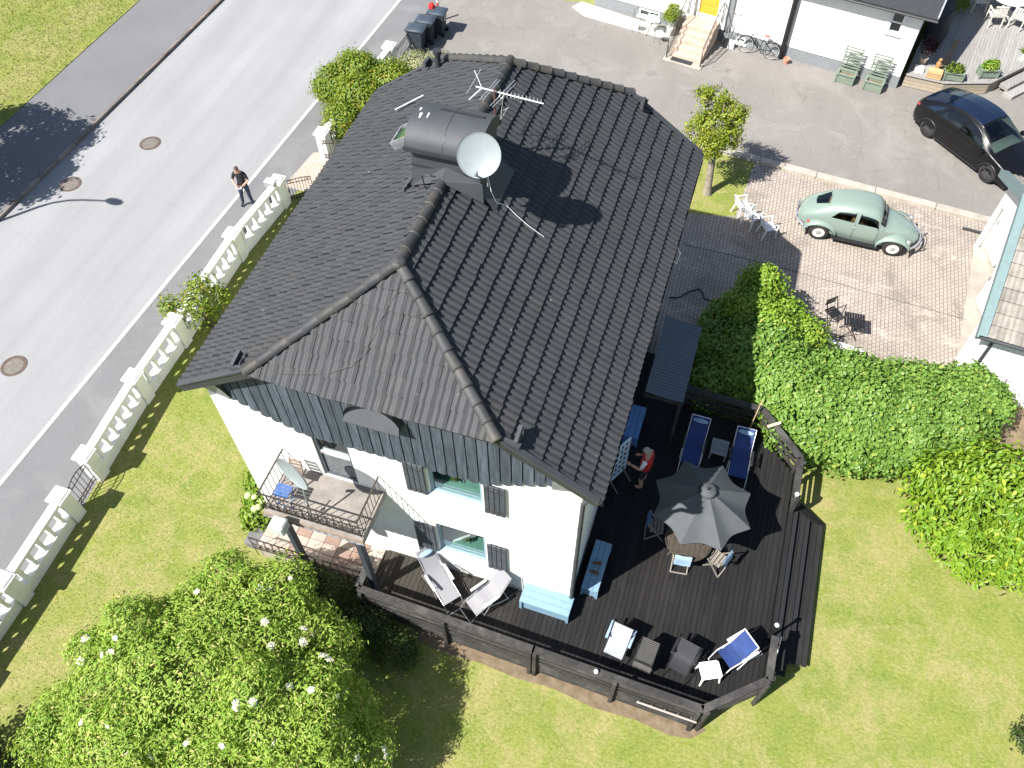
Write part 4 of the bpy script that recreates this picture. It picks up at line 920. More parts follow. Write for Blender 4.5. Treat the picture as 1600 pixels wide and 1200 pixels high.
while x < 8.66:
    y0, y1 = front(x+pw/2), back(x+pw/2)
    if x < WX+.02 < x+pw: y1 = WY0-.05
    cuts = [y0]
    if y1-y0 > 4: cuts.append(y0+random.choice((2.4,3.0,3.6,4.2)) if y1-y0 > 5 else y0+2.2)
    cuts.append(y1)
    for a, b in zip(cuts, cuts[1:]): MB().box(x+.004-4, x+pw-.005-4, a+.002, b-.003, DZ-.028, DZ+random.uniform(-.0015,.0015)).build('plank', deck_m, deck)
    x += pw
poly = [(-.70,-1.2),(7.42,-1.43),(8.62,-.45),(8.62,5.5),(7.5,6.65),(5.45,6.68),(5.45,8.3),(WX+.03,8.3),(WX+.03,WY0-.07),(-.70,WY0-.07)]
MB().prism([(a-4,b) for a, b in poly], .3, DZ-.032).build('substructure', dark_m, deck)
# skirt boards at the front
for z in (.06,.24,.42):
    MB().bar((-.74-4,-1.27,z+.07), (7.46-4,-1.53,z+.07), .022, .14).build('skirt_board', rail_m, deck)
# steps on the garden side
for i, (x0, z) in enumerate(((8.66,.46),(9.02,.28),(9.38,.10))):
    y0, y1 = (-.30,.12,.56)[i], 4.45-i*.02
    MB().prism([(x0+.004-4,y0+.02),(x0+.37-4,y0+.44),(x0+.37-4,y1-.01),(x0+.004-4,y1-.01)], .02, z+.11).build('carriage', dark_m, deck)
    for j in range(2 if i < 2 else 3): MB().box(x0+j*.128+.004-4, x0+j*.128+.122-4, y0, y1+(.0), z-.028+.15, z+.15).build('tread', deck_m, deck)
    MB().box(x0+.002-4, x0+.02-4, y0, y1, z-.1+.15, z-.03+.15).build('riser', deck_m, deck)
MB().add([(8.66-4,4.6,.62),(8.9-4,4.95,.40),(9.78-4,4.5,.20),(9.78-4,4.38,.20),(8.66-4,4.47,.6)], [(0,1,2,3,4),(4,3,2,1,0)]).build('step_side', deck_m, deck)
# rails
def rail(label, pts, boards=((.80,.93),(1.08,.93+.28)), outer=1, posts=None, cap=True):
    o = Vector((*pts[0],0)); t = thing('deck_rail', label, 'railing', o, 0, 'deck rails')
    for a, b in zip(pts, pts[1:]):
        a, b = Vector((*a,0))-o, Vector((*b,0))-o; d = b-a; L = d.length; M_ = TR(a) @ RZ(atan2(d.y, d.x))
        for z0, z1 in boards: MB().bbox(0, L, -.05*outer-.014, -.05*outer+.014, z0, z1, .004, M=M_).build('board', rail_m, t)
        if cap: MB().bbox(-.03, L+.03, -.085, .085, 1.46, 1.495, .006, M=M_).build('cap_board', rail_m, t)
        n = max(1, round(L/2.1))
        for i in range(n+1):
            s = min(max(L*i/n, .06), L-.06); MB().bbox(s-.045, s+.045, -.02, .07, -.02, 1.455, .005, M=M_ @ TR(0,-.12*outer if outer > 0 else .06,0)).build('post', rail_m, t)
    return t
BD = ((.70,.83),(.95,1.08),(1.2,1.33))
rail('deck rail along the front edge above the lawn, running from elder to corner', [(-.75,-1.25),(3.6,-1.38),(7.46,-1.50)], BD)
rail('short diagonal deck rail at the front corner beside the white stool', [(7.48,-1.50),(8.72,-.46)], BD)
rail('short deck rail beside the steps carrying the lamp post', [(8.74,-.42),(8.74,.55)], BD)
rail('deck rail beyond the steps next to the parasol shadow', [(8.74,4.30),(8.74,5.46)], BD)
rail('diagonal deck rail facing the hedge', [(8.73,5.50),(7.60,6.70)], BD)
rail('shaded back deck rail behind the blue loungers', [(7.56,6.72),(5.52,6.80)], BD)
rail('short deck rail at the terrace end by the balcony post', [(-.78,-.45),(-.78,-1.2)], BD)
# corrugated lean-to roof
t = thing('lean_to_roof', 'dark corrugated lean-to roof at the shaded side of the house', 'roof', (5.0,6.8,DZ))
k = NT('dark_corrugated'); corr_m = k.done((.085,.11,.135), .35, .0, .5)
mb = MB(); mb.grid(lambda a, b: Vector((-.52+b*1.0, -1.32+a*2.64, 2.0-.10*b+.018*sin(a*27*2*pi))), 27*6, 1); mb.build('corrugated_sheet', corr_m, t, 80)
mb = MB(); mb.box(-.54,.50,-1.36,-1.325,1.84,1.94); mb.build('front_beam', rail_m, t)
for y_ in (-1.3,1.3): MB().box(.38,.46,y_-.04,y_+.04,0 if y_ < 0 else -.65,1.86).build('post', rail_m, t)
# ------------------------------------------------------------------ garden furniture
chrome_m = plain('steel_tube', (.55,.56,.58), .3, .7, var=.1)
sling_k = NT('grey_sling'); wv = sling_k.n('TexWave'); wv.inputs['Scale'].default_value = 30; sling_k.L(sling_k.obj(), wv.inputs['Vector']); sling_m = sling_k.done(sling_k.mix(wv.outputs['Fac'], (.20,.20,.215), (.245,.245,.26)), .8)
wplastic_m = plain('white_plastic', (.80,.80,.80), .4, var=.04)
bluecloth_m = plain('blue_canvas', (.016,.04,.15), .75, var=.2, vs_=4)
skycloth_m = plain('sky_cushion', (.24,.35,.48), .8, var=.12, vs_=6)
blackcloth_m = plain('black_cloth', (.025,.026,.03), .8)
blackpl_m = plain('black_plastic', (.016,.016,.018), .45)
blackmet_m = plain('black_metal', (.02,.02,.022), .4, .3)
def ribbon(path, w, th=.012):
    """cloth band along an (y,z) path, x across"""
    m = MB(); N = len(path); P = []
    for s in (0, -th):
        for (y_, z_) in path: P += [(-w/2,y_,z_+s),(w/2,y_,z_+s)]
    F = []
    for i in range(N-1):
        a = 2*i; F.append((a,a+1,a+3,a+2)); b = 2*N+a; F.append((b+2,b+3,b+1,b))
    F += [(0,2*N,2*N+1,1),(2*N-2,2*N-1,4*N-1,4*N-2)]
    for i in range(N-1): a = 2*i; b = 2*N+a; F.append((a,a+2,b+2,b)); F.append((a+1,b+1,b+3,a+3))
    return m.add(P, F)
def recliner(label, loc, rz, tube_m, cloth, back, w=.46, name='recliner', pillow=None, arm_m=None, group='garden chairs on the deck', sc=1):
    t = thing(name, label, 'chair', loc, rz, group)
    path = back    # list of (y,z): foot -> head
    fine = []
    for (a, b) in zip(path, path[1:]):
        for k_ in range(4): f = k_/4; fine.append((a[0]+(b[0]-a[0])*f, a[1]+(b[1]-a[1])*f-.02*sin(pi*f)))
    fine.append(path[-1])
    ribbon(fine, w-.05).build('seat_cloth', cloth, t, 50)
    for s in (-1, 1): MB().tube([(s*w/2,y_,z_) for y_, z_ in path], .013, 6).build('side_tube', tube_m, t, 60)
    y0, z0 = path[0]; y1, z1 = path[-1]
    MB().tube([(-w/2,y0,z0),(-w/2,y0-.17,.02),(w/2,y0-.17,.02),(w/2,y0,z0)], .013, 6).build('foot_bar', tube_m, t, 60)
    MB().tube([(-w/2,y1,z1),(w/2,y1,z1)], .013, 6).build('head_bar', tube_m, t, 60)
    sy, sz = path[1]
    for s in (-1, 1):
        x = s*(w/2+.03)
        MB().tube([(x,sy-.12,.015),(x,sy+.10,sz+.02),(x,sy+.28,sz+.2)], .011, 6).build('leg', tube_m, t, 60); MB().tube([(x,sy+.62,.015),(x,sy+.1,sz-.05),(x,sy-.02,sz+.18)], .011, 6).build('leg', tube_m, t, 60)
        MB().bbox(x-.03,x+.03,sy-.1,sy+.36,sz+.19,sz+.215,.008).build('armrest', arm_m or wplastic_m, t)
    MB().tube([(-w/2-.03,sy+.62,.015),(w/2+.03,sy+.62,.015)], .011, 6).build('rear_foot', tube_m, t)
    if pillow is not None: 
        a, b = Vector((0,*path[-1])), Vector((0,*path[-2])); p = a.lerp(b,.22)
        MB().ball((0,p.y-.02,p.z+.05), (w/2-.03,.075,.045), 12).build('pillow', pillow, t, 60)
    return t
RP = [(-.5,.36),(-.08,.33),(.32,.42),(.78,1.0)]
recliner('grey sling recliner with a pillow, left one under the lower window', (.93,-.34,DZ), atan2(.75,-.72)-pi/2+.12, chrome_m, sling_m, [(-.55,.30),(-.1,.36),(.3,.52),(.72,.92)], .46, pillow=skycloth_m)
recliner('grey sling recliner without pillow, between bench and the other recliner', (2.08,-.38,DZ), -.62, chrome_m, sling_m, [(-.42,.28),(-.12,.36),(.26,.40),(.62,.98)], .46)
recliner('low camping chair with pale cushion at the left of the barbecue', (5.36,-.62,DZ), pi-.14+pi, blackmet_m, plain('pale_cushion', (.33,.35,.41), .8), [(-.20,.36),(.16,.34),(.42,.78)], .50, 'camping_chair', arm_m=skycloth_m)
recliner('low black camping chair at the right of the barbecue', (6.86,-.52,DZ), -.22, blackmet_m, blackcloth_m, [(-.20,.34),(.16,.32),(.42,.72)], .50, 'camping_chair', arm_m=blackpl_m)
recliner('white-framed chair with navy cloth by the corner rail', (7.95,.05,DZ), -.75, wplastic_m, bluecloth_m, [(-.26,.40),(.12,.36),(.42,.86)], .50, 'folding_chair')
for lab, x, y, p_ in (('navy blue sun lounger fully in the house shade', 6.05,5.4,skycloth_m),('navy blue sun lounger half in sunlight by the diagonal rail', 7.30,5.4,skycloth_m)):
    recliner(lab, (x,y,DZ), -.02 if x < 7 else .02, chrome_m, bluecloth_m, [(-.62,.26),(-.25,.32),(.18,.36),(.66,.72)], .50, 'sun_lounger', pillow=p_, group='blue sun loungers', arm_m=blackpl_m)
# benches (storage boxes)
def bench(label, loc, rz, lx, ly, h, m_):
    t = thing('storage_bench', label, 'bench', loc, rz, 'pale blue storage benches')
    MB().box(-lx/2+.015,lx/2-.015,-ly/2+.015,ly/2-.015,.0,h-.045).build('body', m_, t)
    for s in (-1,1):
        for q_ in (-1,1): MB().box(s*lx/2-.03,s*lx/2+.03,q_*ly/2-.03,q_*ly/2+.03,0,h-.046).build('corner_post', m_, t)
    n = 3
    for i in range(n): a = -ly/2-.03+(ly+.06)*i/n; MB().bbox(-lx/2-.032,lx/2+.032,a+.003,a+(ly+.06)/n-.003,h-.044,h,.006).build('lid_board', m_, t)
    return t
bench('pale blue storage bench in the sun at the front wall corner', (3.52,-.02,DZ), -.02, 1.16, .44, .45, blue_m)
bench('pale blue storage bench with brown slippers, along the shaded right wall', (4.44,1.18,DZ), pi/2-.02, 1.26, .36, .45, blue_m)
bench('shaded blue storage bench under the eave near the lean-to', (4.36,5.55,DZ), pi/2, 1.0, .38, .45, plain('shaded_blue_paint', (.10,.22,.45), .5))  # deeper copy of the pale bench paint, the eave's shade put into its colour
slip_m = plain('brown_leather', (.15,.07,.04), .7)
for lab, y, a in (('brown slipper on the bench, nearer the lean-to', 1.22,.12),('brown slipper on the bench, nearer the front corner', .98,-.1)):
    t = thing('slipper', lab, 'slipper', (4.42,y,DZ+.45), a)
    MB().ball((0,0,.012), (.135,.048,.014), 12).build('sole', slip_m, t, 60); MB().ball((.055,0,.03), (.065,.046,.028), 12).build('upper', slip_m, t, 60)
# low grating table between the loungers
t = thing('side_table', 'low grey slatted table between the two loungers', 'table', (6.72,5.5,DZ), .0)
tg_m = plain('grey_slats', (.22,.24,.25), .6)
for i in range(8): MB().bbox(-.22+i*.056,-.22+i*.056+.046,-.25,.25,.33,.35,.004).build('slat', tg_m, t)
for a in (-.2,0,.2): MB().box(-.23,.23,a-.02,a+.02,.305,.329).build('batten', tg_m, t)
for a in (-.2,.2):
    for b in (-.21,.21): MB().box(a-.02,a+.02,b-.02,b+.02,0,.304).build('leg', tg_m, t)
# parasol
k = NT('parasol_cloth'); k.bump(k.noise(40, 3), .1, .004); par_m = k.done(k.mix(k.ramp(k.noise(3, 4), .3, .7), (.068,.074,.078), (.080,.087,.092)), .8, 0, .25)
t = thing('parasol', 'grey eight-panelled parasol open over the deck table', 'parasol', (6.48,2.82,DZ))
R_, zt_, zb_ = 1.22, 2.50, 1.84
def can(a, b):
    ph = a*2*pi-radians(14); seg = (a*8) % 1; e_ = sin(pi*seg); r = .05+(R_-.05)*b*(1-.19*e_*b); 
    z = zt_-(zt_-zb_)*(b**1.12)-.11*e_*b*(1.15-b)*1.6
    return Vector((r*cos(ph), r*sin(ph), z))
MB().grid(can, 64, 8).build('canopy', par_m, t, 22)
def val(a, b):
    p = can(a, 1); return Vector((p.x*(1-.012*b), p.y*(1-.012*b), p.z-.05*b))
MB().grid(val, 64, 1).build('hem', par_m, t, 22)
MB().grid(lambda a, b: Vector(((.03+.19*b)*cos(a*2*pi)*(1-.08*abs(sin(a*8*pi))), (.03+.19*b)*sin(a*2*pi)*(1-.08*abs(sin(a*8*pi))), zt_+.07-.09*b)), 32, 3).build('vent_cap', par_m, t, 30)
MB().tube([(.2*cos(q_*pi/8),.2*sin(q_*pi/8),zt_-.0) for q_ in range(16)], .012, 4, closed=True).build('vent_trim', blackcloth_m, t)
MB().tube([(0,0,0),(0,0,zt_+.1)], .022, 8).build('pole', blackmet_m, t, 60); MB().ball((0,0,zt_+.11), .03, 8).build('finial', blackpl_m, t, 60)
for i in range(8): a = i*pi/4-radians(14); MB().tube([(.03*cos(a),.03*sin(a),zt_-.03),((R_-.03)*cos(a),(R_-.03)*sin(a),zb_-.02)], .009, 5).build('rib', blackmet_m, t)
MB().lathe([(.001,.0),(.24,0),(.23,.06),(.05,.09),(.001,.1)], 20).build('base', blackpl_m, t, 50)
# table and chairs under it
brown_m = plain('brown_table_wood', (.045,.037,.028), .5, c2=(.075,.06,.046), vs_=6)
t = thing('deck_table', 'round brown table half hidden beneath the parasol', 'table', (6.42,2.40,DZ))
n = 9
for i in range(n):
    x0 = -.56+i*1.12/n; x1 = x0+1.12/n; c_ = lambda x: sqrt(max(.0, .56**2-min(x*x,.3135)))
    m = MB(); m.prism([(x0+.003,-c_(x0)),(x1-.003,-c_(x1)),(x1-.003,c_(x1)),(x0+.003,c_(x0))], .70, .73); m.build('table_board', brown_m, t)
MB().tube([(.565*cos(q_*pi/16),.565*sin(q_*pi/16),.713) for q_ in range(32)], .018, 5, closed=True).build('rim', brown_m, t, 60)
for a in range(4): q_ = a*pi/2+.5; MB().bar((.12*cos(q_),.12*sin(q_),.7), (.42*cos(q_),.42*sin(q_),0), .05).build('leg', brown_m, t)
oak_m = plain('pale_oak', (.21,.19,.16), .7, var=.15, vs_=9)
def folder(label, loc, rz, cl):
    t = thing('folding_chair', label, 'chair', loc, rz, 'folding chairs round the deck table')
    for s in (-.2,.2):
        MB().bar((s,-.24,.01), (s*.95,.16,.52), .028).build('leg', oak_m, t); MB().bar((s*.88,.22,.01), (s*.88,-.24,.86), .026).build('leg', oak_m, t)
    MB().bar((-.2,-.24,.02), (.2,-.24,.02), .028).build('foot_rail', oak_m, t)
    for i in range(4): MB().box(-.19,.19,-.16+i*.09,-.09+i*.09,.44,.455).build('seat_slat', oak_m, t)
    for i in range(3): MB().box(-.19,.19,-.235+.01*(2-i),-.215+.01*(2-i),.62+i*.08,.68+i*.08).build('back_slat', oak_m, t)
    m = MB(); m.grid(lambda a, b: Vector((-.2+.4*a, -.275+.03*sin(pi*b)+.09*b*(b > .5), .55+.36*min(b*1.6,1)-(.1*(b-.62)*2.5 if b > .62 else 0)+.012*sin(9*a))), 8, 8); m.build('back_cover', cl, t, 60)
    return t
folder('oak folding chair with pale blue cover at the near side of the table', (6.36,2.02,DZ), .12, skycloth_m)
folder('folding chair with pale blue cover peeping out right of the table', (7.20,2.25,DZ), 1.15, skycloth_m)
folder('folding chair in deep shade on the left of the table', (5.6,2.65,DZ), -1.45, plain('shaded_blue_cover', (.06,.12,.26), .8))  # cover is a darkened copy of the pale blue cloth, shade in the colour
# barbecue
t = thing('barbecue', 'black slatted gas barbecue between the two camping chairs', 'barbecue', (6.06,-.62,DZ), -.12)
MB().bbox(-.2,.2,-.30,.26,.30,.74,.02).build('body', blackmet_m, t)
m = MB(); m.add([(-.215,-.3,.741),(.215,-.3,.741),(.215,.27,.741),(-.215,.27,.741),(-.205,-.27,.80),(.205,-.27,.80),(.205,.24,.88),(-.205,.24,.88)], [(3,2,1,0),(4,5,6,7),(0,1,5,4),(1,2,6,5),(2,3,7,6),(3,0,4,7)]); hood = m.build('hood', blackmet_m, t)
slat_m = plain('grey_grill_slat', (.095,.092,.082), .5, .2)
for i in range(13): f = i/12; MB().bar((-.19,-.25+.47*f,.808+.075*f), (.19,-.25+.47*f,.808+.075*f), .024, .02).build('slat', slat_m, hood)
MB().box(-.21,.21,-.40,-.302,.60,.70).build('control_panel', slat_m, t)
for i in range(3): MB().lathe([(.001,.03),(.025,.028),(.028,0)], 10, TR(-.11+.11*i,-.401,.65) @ Matrix.Rotation(pi/2,4,'X')).build('knob', blackpl_m, t)
for a in (-.18,.18):
    for b in (-.26,.22): MB().bar((a,b,0), (a,b,.3), .03).build('leg', blackmet_m, t)
# white plastic stool
t = thing('plastic_stool', 'white plastic stool tilted against the navy chair', 'stool', (7.52,-.48,DZ), .45)
MB().bbox(-.24,.24,-.2,.2,.42,.46,.04).build('seat', wplastic_m, t, 40)
for a in (-.19,.19):
    for b in (-.15,.15): MB().tube([(a,b,.42),(a*1.2,b*1.3,.0)], [.035,.022], 8).build('leg', wplastic_m, t, 60)
# bits on the rails
t = tag(MB().ball((0,0,0), .055, 12).build('white_ball', wplastic_m, None, 60), 'small white ball on the front deck rail', 'ball'); t.location = (5.07,-1.45,1.55)
t = thing('rail_lamp', 'slim lamp with a pale globe on the rail by the steps', 'lamp', (8.72,.80,DZ)); MB().tube([(0,0,0),(0,0,.9)], .03, 8).build('post', blackmet_m, t, 60); MB().ball((0,0,.94), .055, 10).build('globe', wplastic_m, t, 60)
t = thing('rail_lamp', 'small glass lamp on the rail end beyond the steps', 'lamp', (8.74,4.28,1.495)); MB().tube([(0,0,0),(0,0,.12)], .02, 8).build('post', alu_m, t, 60); MB().ball((0,0,.16), .06, 10).build('globe', wplastic_m, t, 60)
t = thing('window_squeegee', 'white-handled tool leaning outside the step rail', 'tool', (8.98,.35,.5)); MB().tube([(0,0,0),(-.06,.35,.75)], .014, 6).build('handle', wplastic_m, t); MB().bbox(-.05,.05,-.22,-.02,-.02,.03,.01).build('head', wplastic_m, t)
t = thing('fence_pipe', 'pale pipe with brackets fixed along the front deck rail', 'pipe', (6.1,-1.62,.9)); MB().tube([(0,0,0),(1.35,-.04,.02)], .022, 8).build('pipe', plain('pale_pipe', (.42,.33,.28), .6), t, 60)
for i in range(5): MB().tube([(.02+i*.3,0,-.09),(.02+i*.3,.0,.1)], .008, 5).build('bracket', alu_m, t)
t = thing('broom', 'long wooden broom leaning in the back rail corner', 'broom', (7.35,6.15,DZ)); MB().tube([(0,0,.05),(.12,.52,1.25)], .014, 6).build('handle', plain('broom_wood', (.42,.28,.16), .6), t); MB().bbox(-.15,.15,-.06,.02,0,.08,.01).build('head', wood_m, t)
t = thing('mallet', 'pale wooden roller lying across the diagonal deck rail', 'roller', (7.92,6.25,1.50)); MB().tube([(-.14,-.1,.045),(.16,.12,.045)], .042, 10).build('barrel', plain('pale_wood', (.62,.50,.34), .6), t, 60)
# lattice casement that the man in red is painting
t = thing('window_casement', 'pale blue lattice casement propped up beside the man in red', 'window frame', (4.34,4.0,DZ), 0)
d = Vector((.32,.60,0)).normalized(); wd = .72; M_ = frame(Vector((-.24,-.40,.12)), d, Vector((0,0,1)), d.cross(Vector((0,0,1)))) 
pf_m = plain('casement_paint', (.60,.70,.77), .5)
fr = MB()
for a in ((0,.05,0,1.55),(wd-.05,wd,0,1.55),(.05,wd-.05,0,.05),(.05,wd-.05,1.5,1.55)): fr.box(a[0],a[1],a[2],a[3],-.02,.02, M=M_)
fr.build('frame', pf_m, t)
for i in range(1,4): MB().box(.05+(wd-.1)*i/4-.016,.05+(wd-.1)*i/4+.016,.05,1.5,-.017,.017, M=M_).build('glazing_bar', pf_m, t)
for j in range(1,6): MB().box(.05,wd-.05,.05+1.45*j/6-.016,.05+1.45*j/6+.016,-.014,.014, M=M_).build('glazing_bar', pf_m, t)
for a in (.1,wd-.1): p = M_ @ Vector((a,.1,.0)); MB().bar(p, (p.x+.28,p.y-.2,0), .03).build('prop', wood_m, t)
# washing line bits under the eave
MB().tube([(4.42,6.9,6.5),(4.55,6.8,6.4),(4.52,6.65,6.2),(4.4,6.55,6.45)], .012, 5).build('eave_cable', cab_m, house)

# ------------------------------------------------------------------ wheels, cars
rubber_m = plain('tyre_rubber', (.018,.018,.019), .8, bump=.1)
def wheel(t, p, R, w, hub_m, side, style, rot=0.):
    wl = MB().lathe([(R*.62,-w/2),(R*.86,-w/2),(R*.96,-w/2+.02),(R,-w/4),(R,w/4),(R*.96,w/2-.02),(R*.86,w/2),(R*.62,w/2)], 28, TR(p) @ RZ(rot) @ Matrix.Rotation(pi/2,4,'X')).build('wheel', rubber_m, t, 45)
    Mw = TR(p) @ RZ(rot) @ Matrix.Rotation(pi/2 if side < 0 else -pi/2, 4, 'X')
    if style == 'vintage':
        MB().lathe([(.001,w*.42),(R*.22,w*.41),(R*.30,w*.30),(R*.46,w*.28),(R*.52,w*.36),(R*.63,w*.40),(R*.64,w*.2)], 24, Mw).build('rim', hub_m, wl, 60)
        MB().lathe([(.001,w*.58),(R*.16,w*.53),(R*.24,w*.43)], 20, Mw).build('hubcap', chrome_m, wl, 60)
    else:
        MB().lathe([(.001,w*.40),(R*.15,w*.42),(R*.64,w*.34),(R*.645,w*.1)], 24, Mw).build('rim', hub_m, wl, 50)
        for i in range(5): m = MB(); m.box(R*.16,R*.60,-.035,.035,w*.36,w*.45, M=Mw @ RZ(i*2*pi/5)); m.build('spoke', plain('wheel_cover', (.05,.05,.055), .4, .2) if 'wheel_cover' not in MATS else MATS['wheel_cover'], wl)
def cr(pts, n):      # Catmull-Rom through points
    P = [Vector(p) for p in pts]; P = [P[0]*2-P[1]]+P+[P[-1]*2-P[-2]]; out = []
    for i in range(1, len(P)-2):
        for k_ in range(n):
            t = k_/n; a, b, c_, d = P[i-1:i+3]
            out.append(.5*((2*b)+(c_-a)*t+(2*a-5*b+4*c_-d)*t*t+(3*b-a-3*c_+d)*t**3))
    out.append(P[-2]); return out
class Shell:
    """car body: stations [(x, [(y,z) from sill to centre top])]; evaluated smoothly in both directions"""
    def __init__(s, st, nu=6, nv=5):
        rows = [cr([(x, *p) for p in sec], nv) for x, sec in st]; s.nv = len(rows[0]); cols = [cr([r[j] for r in rows], nu) for j in range(s.nv)]
        s.G = [[cols[j][i] for j in range(s.nv)] for i in range(len(cols[0]))]; s.nu = len(s.G); s.k = nu; s.kv = nv
        for r in s.G:
            r[-1].y = 0
            for p in r: p.y = max(p.y, 0)
    def S(s, u, v):      # u in stations, v in section points
        a, b = u*s.k, v*s.kv; i, j = min(int(a), s.nu-2), min(int(b), s.nv-2); fa, fb = a-i, b-j; G = s.G
        return (G[i][j]*(1-fa)+G[i+1][j]*fa)*(1-fb)+(G[i][j+1]*(1-fa)+G[i+1][j+1]*fa)*fb
    def N(s, u, v):
        e = .03; a = s.S(min(u+e,(s.nu-1)/s.k),v)-s.S(max(u-e,0),v); b = s.S(u,min(v+e,(s.nv-1)/s.kv))-s.S(u,max(v-e,0)); n_ = b.cross(a); 
        if n_.length < 1e-9: return Vector((0,0,1))
        n_.normalize(); return n_ if n_.y > -.01 or n_.z > 0 else -n_
    def body(s, holes, flip):
        m = MB(); m.v = [tuple(p) if not flip else (p.x,-p.y,p.z) for r in s.G for p in r]
        for i in range(s.nu-1):
            for j in range(s.nv-1):
                u, v = (i+.5)/s.k, (j+.5)/s.kv
                if any(inpoly(u, v, h) for h in holes): continue
                f = (i*s.nv+j, (i+1)*s.nv+j, (i+1)*s.nv+j+1, i*s.nv+j+1); m.f.append(f if flip else f[::-1]); m.m.append(0)
        return m
    def patch(s, poly, flip, off=.004, n=8):
        """poly: four corners in (u,v) a,b,c,d"""
        a, b, c_, d = [Vector(q) for q in poly]; sg = -1 if flip else 1
        def fn(x, y_):
            q = a.lerp(b, x).lerp(d.lerp(c_, x), y_); p = s.S(q.x, q.y)+s.N(q.x, q.y)*off; return Vector((p.x, sg*p.y, p.z))
        return MB().grid(fn, n, n)
    def line(s, pts, flip, r, off=.004, closed=True, n=6):
        out = []; Q = [Vector(p) for p in pts]; rg = range(len(Q) if closed else len(Q)-1)
        for i in rg:
            for k_ in range(n): q = Q[i].lerp(Q[(i+1) % len(Q)], k_/n); p = s.S(q.x,q.y)+s.N(q.x,q.y)*off; out.append((p.x,-p.y if flip else p.y,p.z))
        if not closed: q = Q[-1]; p = s.S(q.x,q.y); out.append((p.x,-p.y if flip else p.y,p.z))
        return MB().tube(out, r, 5, closed=closed)
def inpoly(x, y, P):
    c_ = False; n = len(P)
    for i in range(n):
        (x1,y1),(x2,y2) = P[i], P[(i+1) % n]
        if (y1 > y) != (y2 > y) and x < (x2-x1)*(y-y1)/(y2-y1)+x1: c_ = not c_
    return c_
carglass_m = glassmat('car_glass', (.45,.52,.5), .80, .01)
# green vintage saloon -------------------------------------------------
kb_ = NT('sage_green_paint'); kb_.p.inputs['Coat Weight'].default_value = .6; kb_.p.inputs['Coat Roughness'].default_value = .05; sage_m = kb_.done((.18,.238,.208), .35, 0, .5)
tan_m = plain('tan_leather', (.42,.20,.09), .6)
t = thing('vintage_car', 'sage green rounded vintage two-door car on the paved yard', 'car', (9.68,15.95,.008), radians(-1.5))
# (x, [(y,z) sill, lower side, belt, window top, roof edge, top])
ST = [(-1.98,[(.30,.42),(.33,.50),(.30,.60),(.22,.66),(.12,.69),(0,.70)]),
      (-1.80,[(.42,.34),(.50,.52),(.46,.74),(.34,.84),(.18,.89),(0,.90)]),
      (-1.45,[(.52,.30),(.60,.55),(.58,.86),(.46,1.02),(.25,1.10),(0,1.12)]),
      (-1.00,[(.58,.27),(.66,.58),(.65,.92),(.55,1.18),(.34,1.33),(0,1.36)]),
      (-.50,[(.62,.25),(.71,.58),(.69,.95),(.59,1.28),(.38,1.45),(0,1.485)]),
      (0.00,[(.64,.25),(.73,.58),(.71,.95),(.60,1.30),(.40,1.475),(0,1.51)]),
      (.40,[(.64,.25),(.73,.58),(.70,.95),(.58,1.25),(.39,1.40),(0,1.44)]),
      (.62,[(.63,.26),(.71,.58),(.68,.92),(.56,1.06),(.37,1.18),(0,1.24)]),
      (.82,[(.60,.27),(.66,.58),(.62,.85),(.50,.95),(.30,1.00),(0,1.03)]),
      (1.20,[(.52,.30),(.56,.56),(.50,.78),(.40,.87),(.24,.92),(0,.935)]),
      (1.55,[(.42,.34),(.44,.52),(.38,.68),(.30,.76),(.18,.81),(0,.825)]),
      (1.80,[(.30,.38),(.32,.48),(.28,.56),(.21,.62),(.12,.655),(0,.665)]),
      (1.90,[(.18,.44),(.20,.48),(.18,.52),(.13,.55),(.07,.57),(0,.575)])]
sh = Shell(ST, 8, 6)
rear_w = [(2.95,2.2),(4.55,2.1),(4.55,3.1),(3.45,3.0)]; door_w = [(4.72,2.1),(6.75,2.08),(6.35,2.95),(4.72,3.1)]
wind = [(6.72,5.0),(6.72,3.05),(7.62,3.05),(7.62,5.0)]; rearg = [(1.7,5.0),(1.8,4.1),(2.68,4.0),(2.8,5.0)]
wins = [rear_w, door_w, wind, rearg]
